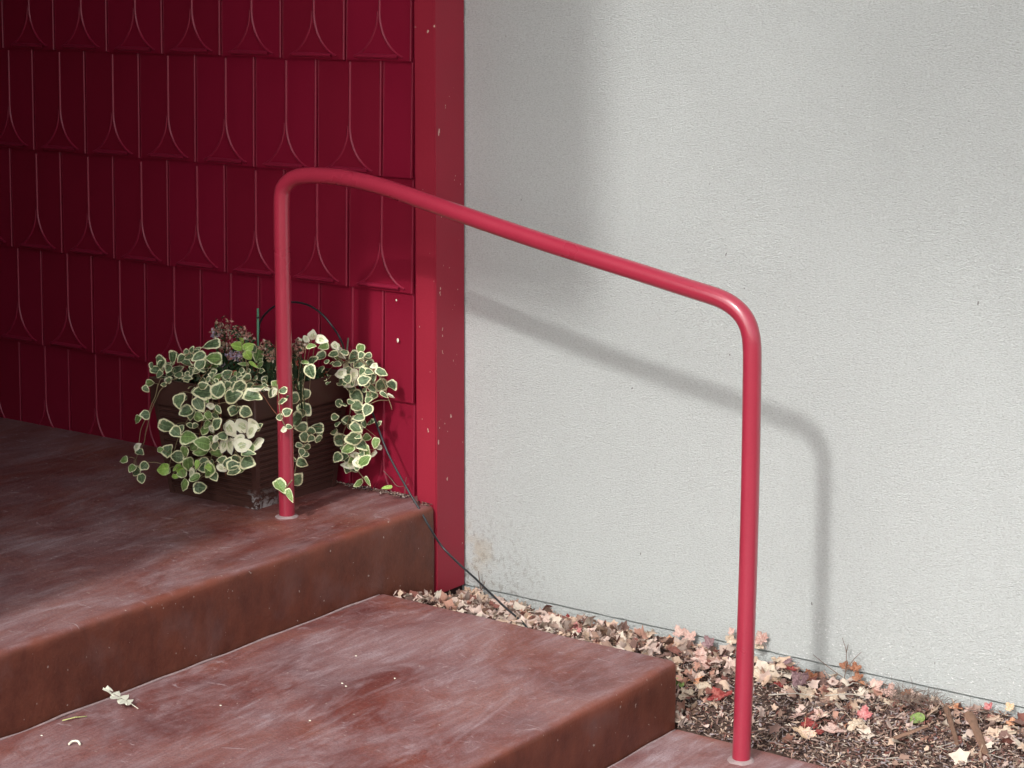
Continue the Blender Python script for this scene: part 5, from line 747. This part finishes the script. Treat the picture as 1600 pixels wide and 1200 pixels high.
for _ in range(2900):
    x = rr.uniform(-1.17, 1.3); y = rr.uniform(EDGE + .01, Y_WALL - .012)
    near = (y - EDGE) / (Y_WALL - EDGE)
    if x > -.22 and rr.random() > .07 + .60 * near ** 1.8: continue
    lift = rr.uniform(.0, .020 if x > -.25 else .026)
    s = rr.uniform(.008, .017) if rr.random() < .6 else rr.uniform(.017, .030)
    scrap(bm, Vector((x, y, ground_z(x, y) + lift + .004)), s, rr.choice((0, 0, 1, 1, 1, 7, 3, 6, 7, 4, 2, 5)), .75)
o = obj('leaf_litter', mesh_of(bm, 'leaf_litter', LITM)); o['kind'] = 'stuff'
bm = bmesh.new()
for _ in range(17000):
    x = rr.uniform(-.42, 1.5) if rr.random() < .92 else rr.uniform(-1.17, -.3)
    if x > .75 and rr.random() < .5: x -= .8
    y = rr.uniform(EDGE + .004, Y_WALL - .008); near = (y - EDGE) / (Y_WALL - EDGE)
    heap = .030 * math.exp(-(((x - .255) / .07) ** 2 + ((y - .40) / .05) ** 2))
    c = Vector((x, y, ground_z(x, y) + rr.uniform(0, .013) + heap * rr.uniform(.1, 1)))
    big = rr.random()
    l = rr.uniform(.006, .015) if big < .9 else rr.uniform(.014, .030); w = l * rr.uniform(.18, .5) if l < .015 else rr.uniform(.0016, .005)
    if heap > .008: mi = rr.choice((8, 5, 5, 9, 4, 3))
    else: mi = rr.choice((4, 5, 5, 6, 7, 9, 8, 8, 0, 4, 5, 3, 9, 8))
    chip(bm, c, l, w, mi)
o = obj('bark_mulch', mesh_of(bm, 'bark_mulch', LITM)); o['kind'] = 'stuff'
bm = bmesh.new()
for _ in range(120):
    x = rr.uniform(-.25, .9) if rr.random() < .85 else rr.uniform(-1.1, -.3); y = rr.uniform(EDGE + .02, Y_WALL - .03); a = rr.uniform(0, 6.28); l = rr.uniform(.03, .10)
    P = []
    for k in range(5):
        xx = x + math.cos(a) * l * (k / 4 - .5) + rr.uniform(-1, 1) * .002; yy = min(Y_WALL - .006, max(EDGE + .006, y + math.sin(a) * l * (k / 4 - .5)))
        P.append(Vector((xx, yy, ground_z(xx, yy) + .010 + rr.uniform(0, .008) + (.012 * k / 4 if rr.random() < .3 else 0))))
    tube(bm, P, rr.uniform(.0006, .0015), 5, .5, mi=rr.choice((0, 0, 1)))
for _ in range(150):          # dark tuft of fine twigs on the heap by the plinth
    c = Vector((.255 + rr.gauss(0, .045), .405 + rr.gauss(0, .025), .085)); d = Vector((rr.gauss(0, 1), rr.gauss(0, .6), rr.uniform(0, 1))).normalized() * rr.uniform(.02, .05)
    tube(bm, catmull([c, c + d * .5 + Vector((0, 0, .006)), c + d], 2), .0007, 4, .4, mi=0)
o = obj('twig_scatter', mesh_of(bm, 'twig_scatter', [TWIG, TWIGL])); o['kind'] = 'stuff'

bm = bmesh.new()
for _ in range(420):          # grit and crumbs swept against the foot of the red wall
    x = -1.30 - abs(rr.gauss(0, .16)); y = .374 - abs(rr.gauss(0, .012))
    chip(bm, Vector((x, y, Z_LAND + rr.uniform(.001, .006))), rr.uniform(.004, .012), rr.uniform(.002, .004), rr.choice((8, 8, 5, 5, 4, 9, 7)), .3)
for _ in range(60):
    x = rr.uniform(X_POST0, X_POST1 - .01); y = rr.uniform(.318, .343); chip(bm, Vector((x, y, Z_LAND + .002)), .006, .003, rr.choice((8, 5, 4)), .3)
o = obj('corner_grit', mesh_of(bm, 'corner_grit', LITM)); o['kind'] = 'stuff'

# split pieces of wood at the right, a chip, twigs --------------------------------
def splinter(a, b, w, label, th=.006):
    bm = bmesh.new(); a = Vector(a); b = Vector(b); d = (b - a); s = d.cross(Vector((0, 0, 1))).normalized(); n = 7; R_ = []
    for k in range(n + 1):
        t_ = k / n; ww = w * (1 - .35 * t_) * (1 + .25 * noise.noise((t_ * 5, a.x * 9, 0))); p = a + d * t_ + s * .004 * noise.noise((t_ * 3, 5, a.x * 7))
        h = th * (1 + .5 * noise.noise((t_ * 6, 1, 1)))
        R_.append([bm.verts.new(p + s * ww / 2), bm.verts.new(p + s * ww * .2 + Vector((0, 0, h))), bm.verts.new(p - s * ww * .25 + Vector((0, 0, h * .7))), bm.verts.new(p - s * ww / 2), bm.verts.new(p - Vector((0, 0, .004)))])
    for A, B in zip(R_, R_[1:]):
        for k in range(5): bm.faces.new((A[k], A[(k + 1) % 5], B[(k + 1) % 5], B[k]))
    bm.faces.new(R_[0]); bm.faces.new(R_[-1][::-1]); bmesh.ops.recalc_face_normals(bm, faces=bm.faces)
    o = obj('wood_splinter', mesh_of(bm, 'wood_splinter', WOODS)); tag(o, label, 'wood chip', 'split wood pieces in the mulch')
splinter((.395, .42, .078), (.50, .27, .050), .026, 'longer brown split wood piece lying among leaves at the right edge')
splinter((.335, .42, .080), (.43, .27, .055), .015, 'shorter split wood piece left of the longer one at the right edge')
splinter((.285, .235, .048), (.335, .31, .066), .017, 'broad grey brown bark chip left of the split wood pieces', .004)
def sprig(name, paths, mat, label, cat, r=.0014):
    bm = bmesh.new()
    for p in paths: tube(bm, catmull([Vector(q) for q in p], 5), r, 6, .5)
    o = obj(name, mesh_of(bm, name, mat)); tag(o, label, cat)
sprig('dead_sprig', [[(.045, .44, .06), (.047, .45, .10), (.043, .46, .15), (.030, .462, .185)], [(.047, .45, .10), (.065, .455, .135), (.085, .46, .16)], [(.043, .46, .15), (.05, .455, .175)], [(.045, .44, .09), (.0, .45, .105), (-.05, .46, .125)]], TWIG, 'dead upright twig sprig against the plinth right of the front post', 'twig')
sprig('dead_sprig', [[(-1.105, .455, .06), (-1.118, .462, .115), (-1.127, .466, .155)], [(-1.118, .462, .09), (-1.10, .462, .13)]], TWIG, 'short dark dead twig at the stucco corner beside the black tube', 'twig', .0022)
sprig('pale_twig', [[(-.09, .30, .055), (-.02, .32, .068), (.03, .335, .066)]], TWIGL, 'pale grey twig lying right of the front post', 'twig', .0018)
sprig('pale_twig', [[(.05, .33, .075), (.11, .36, .083), (.15, .36, .080)]], TWIGL, 'curved pale twig below the dead twig sprig', 'twig', .0018)
sprig('dry_runner', [[(-1.40, .372, .43), (-1.37, .366, .415), (-1.345, .366, .395), (-1.315, .362, .40), (-1.295, .358, .41)], [(-1.31, .36, .40), (-1.305, .352, .375)], [(-1.315, .362, .40), (-1.30, .354, .43)]], TWIG, 'dry brown runner hanging at the foot of the red wall near the corner board', 'twig', .0012)

# bits lying on the middle step ------------------------------------------------------
def skeleton_leaf():
    bm = bmesh.new()
    lobes = [((.0, .0), (.052, 0), .0052)] + [((.052 * t_, 0), (.052 * t_ + .017 * c1, s_ * l_), w_) for t_, s_, l_, w_, c1 in
             ((.12, 1, .016, .0040, -.3), (.30, 1, .023, .0050, -.2), (.52, 1, .022, .0048, .1), (.14, -1, .015, .0036, -.3), (.34, -1, .024, .0048, -.2), (.56, -1, .020, .0046, .1), (.78, 1, .012, .0045, .5), (.78, -1, .011, .0042, .5))]
    for j, (a, b, w) in enumerate(lobes):
        a = Vector((*a, 0)); b = Vector((*b, 0)); d = (b - a); s = Vector((-d.y, d.x, 0)).normalized(); prev = None
        for k in range(6):
            t_ = k / 5; ww = w * 1.5 * (1 - t_ ** 2.2) + .0006 if j else w * .9 * (1 - t_ * .6); p = a + d * t_
            zc = .006 + .010 * (p.x / .05) ** 2 + .05 * abs(p.y) * (1 if j % 2 else .4) + .0003 * j
            v = [bm.verts.new((p.x + s.x * q, p.y + s.y * q, zc + e)) for q, e in ((-ww, 0), (0, .0012), (ww, 0))]
            if prev: 
                bm.faces.new((prev[0], v[0], v[1], prev[1])); bm.faces.new((prev[1], v[1], v[2], prev[2]))
            prev = v
    tube(bm, [(0, 0, .006), (-.012, .002, .003), (-.02, .002, .001)], .0007, 5)
    return mesh_of(bm, 'bleached_leaf', BONE)
o = obj('bleached_leaf', skeleton_leaf()); o.location = (-1.092, -.930, Z_MID + .001); o.rotation_euler = (.08, -.25, math.radians(205)); o.scale = (1.4,) * 3
tag(o, 'bleached lobed leaf lying on the middle step near the landing riser', 'leaf')
bm = bmesh.new(); tube(bm, [(-.028, 0, .002), (0, .001, .0045), (.028, 0, .003)], .0013, 6); tube(bm, [(0, 0, .004), (.006, .006, .004)], .001, 5)
o = obj('green_stalk', mesh_of(bm, 'green_stalk', LIMETWIG)); o.location = (-1.135, -1.06, Z_MID + .001); o.rotation_euler = (0, 0, math.radians(62)); tag(o, 'short yellow green leaf stalk on the middle step left of the bleached leaf', 'twig')
bm = bmesh.new(); tube(bm, catmull([(-.013, -.004, .004), (-.006, .004, .008), (.006, .004, .008), (.012, -.005, .003)], 4), .0026, 6)
o = obj('curled_petal', mesh_of(bm, 'curled_petal', BONE)); o.location = (-1.018, -1.165, Z_MID); o.rotation_euler = (0, 0, .7); tag(o, 'small cream curled petal on the middle step at the lower left', 'petal')
def crumbs(name, label, pts, mat, rng):
    for (x, y, z) in pts:
        bm = bmesh.new(); bmesh.ops.create_icosphere(bm, subdivisions=1, radius=.0022)
        for v in bm.verts: v.co = Vector((v.co.x * rng.uniform(.8, 1.5), v.co.y * rng.uniform(.6, 1.2), v.co.z * .5))
        o = obj(name, mesh_of(bm, name, mat)); o.location = (x, y, z + .0012); o.scale = (1.25,) * 3; tag(o, label, 'crumb', 'pale crumbs on the middle step')
crumbs('crumb', 'tiny pale crumb lying on the middle step', [(-.80, -.52, Z_MID), (-.78, -.53, Z_MID), (-.93, -.80, Z_MID), (-.72, -.42, Z_MID), (-1.12, -1.17, Z_MID), (-.9, -.35, Z_MID), (-.7, -.75, Z_MID)], BONE, rr)
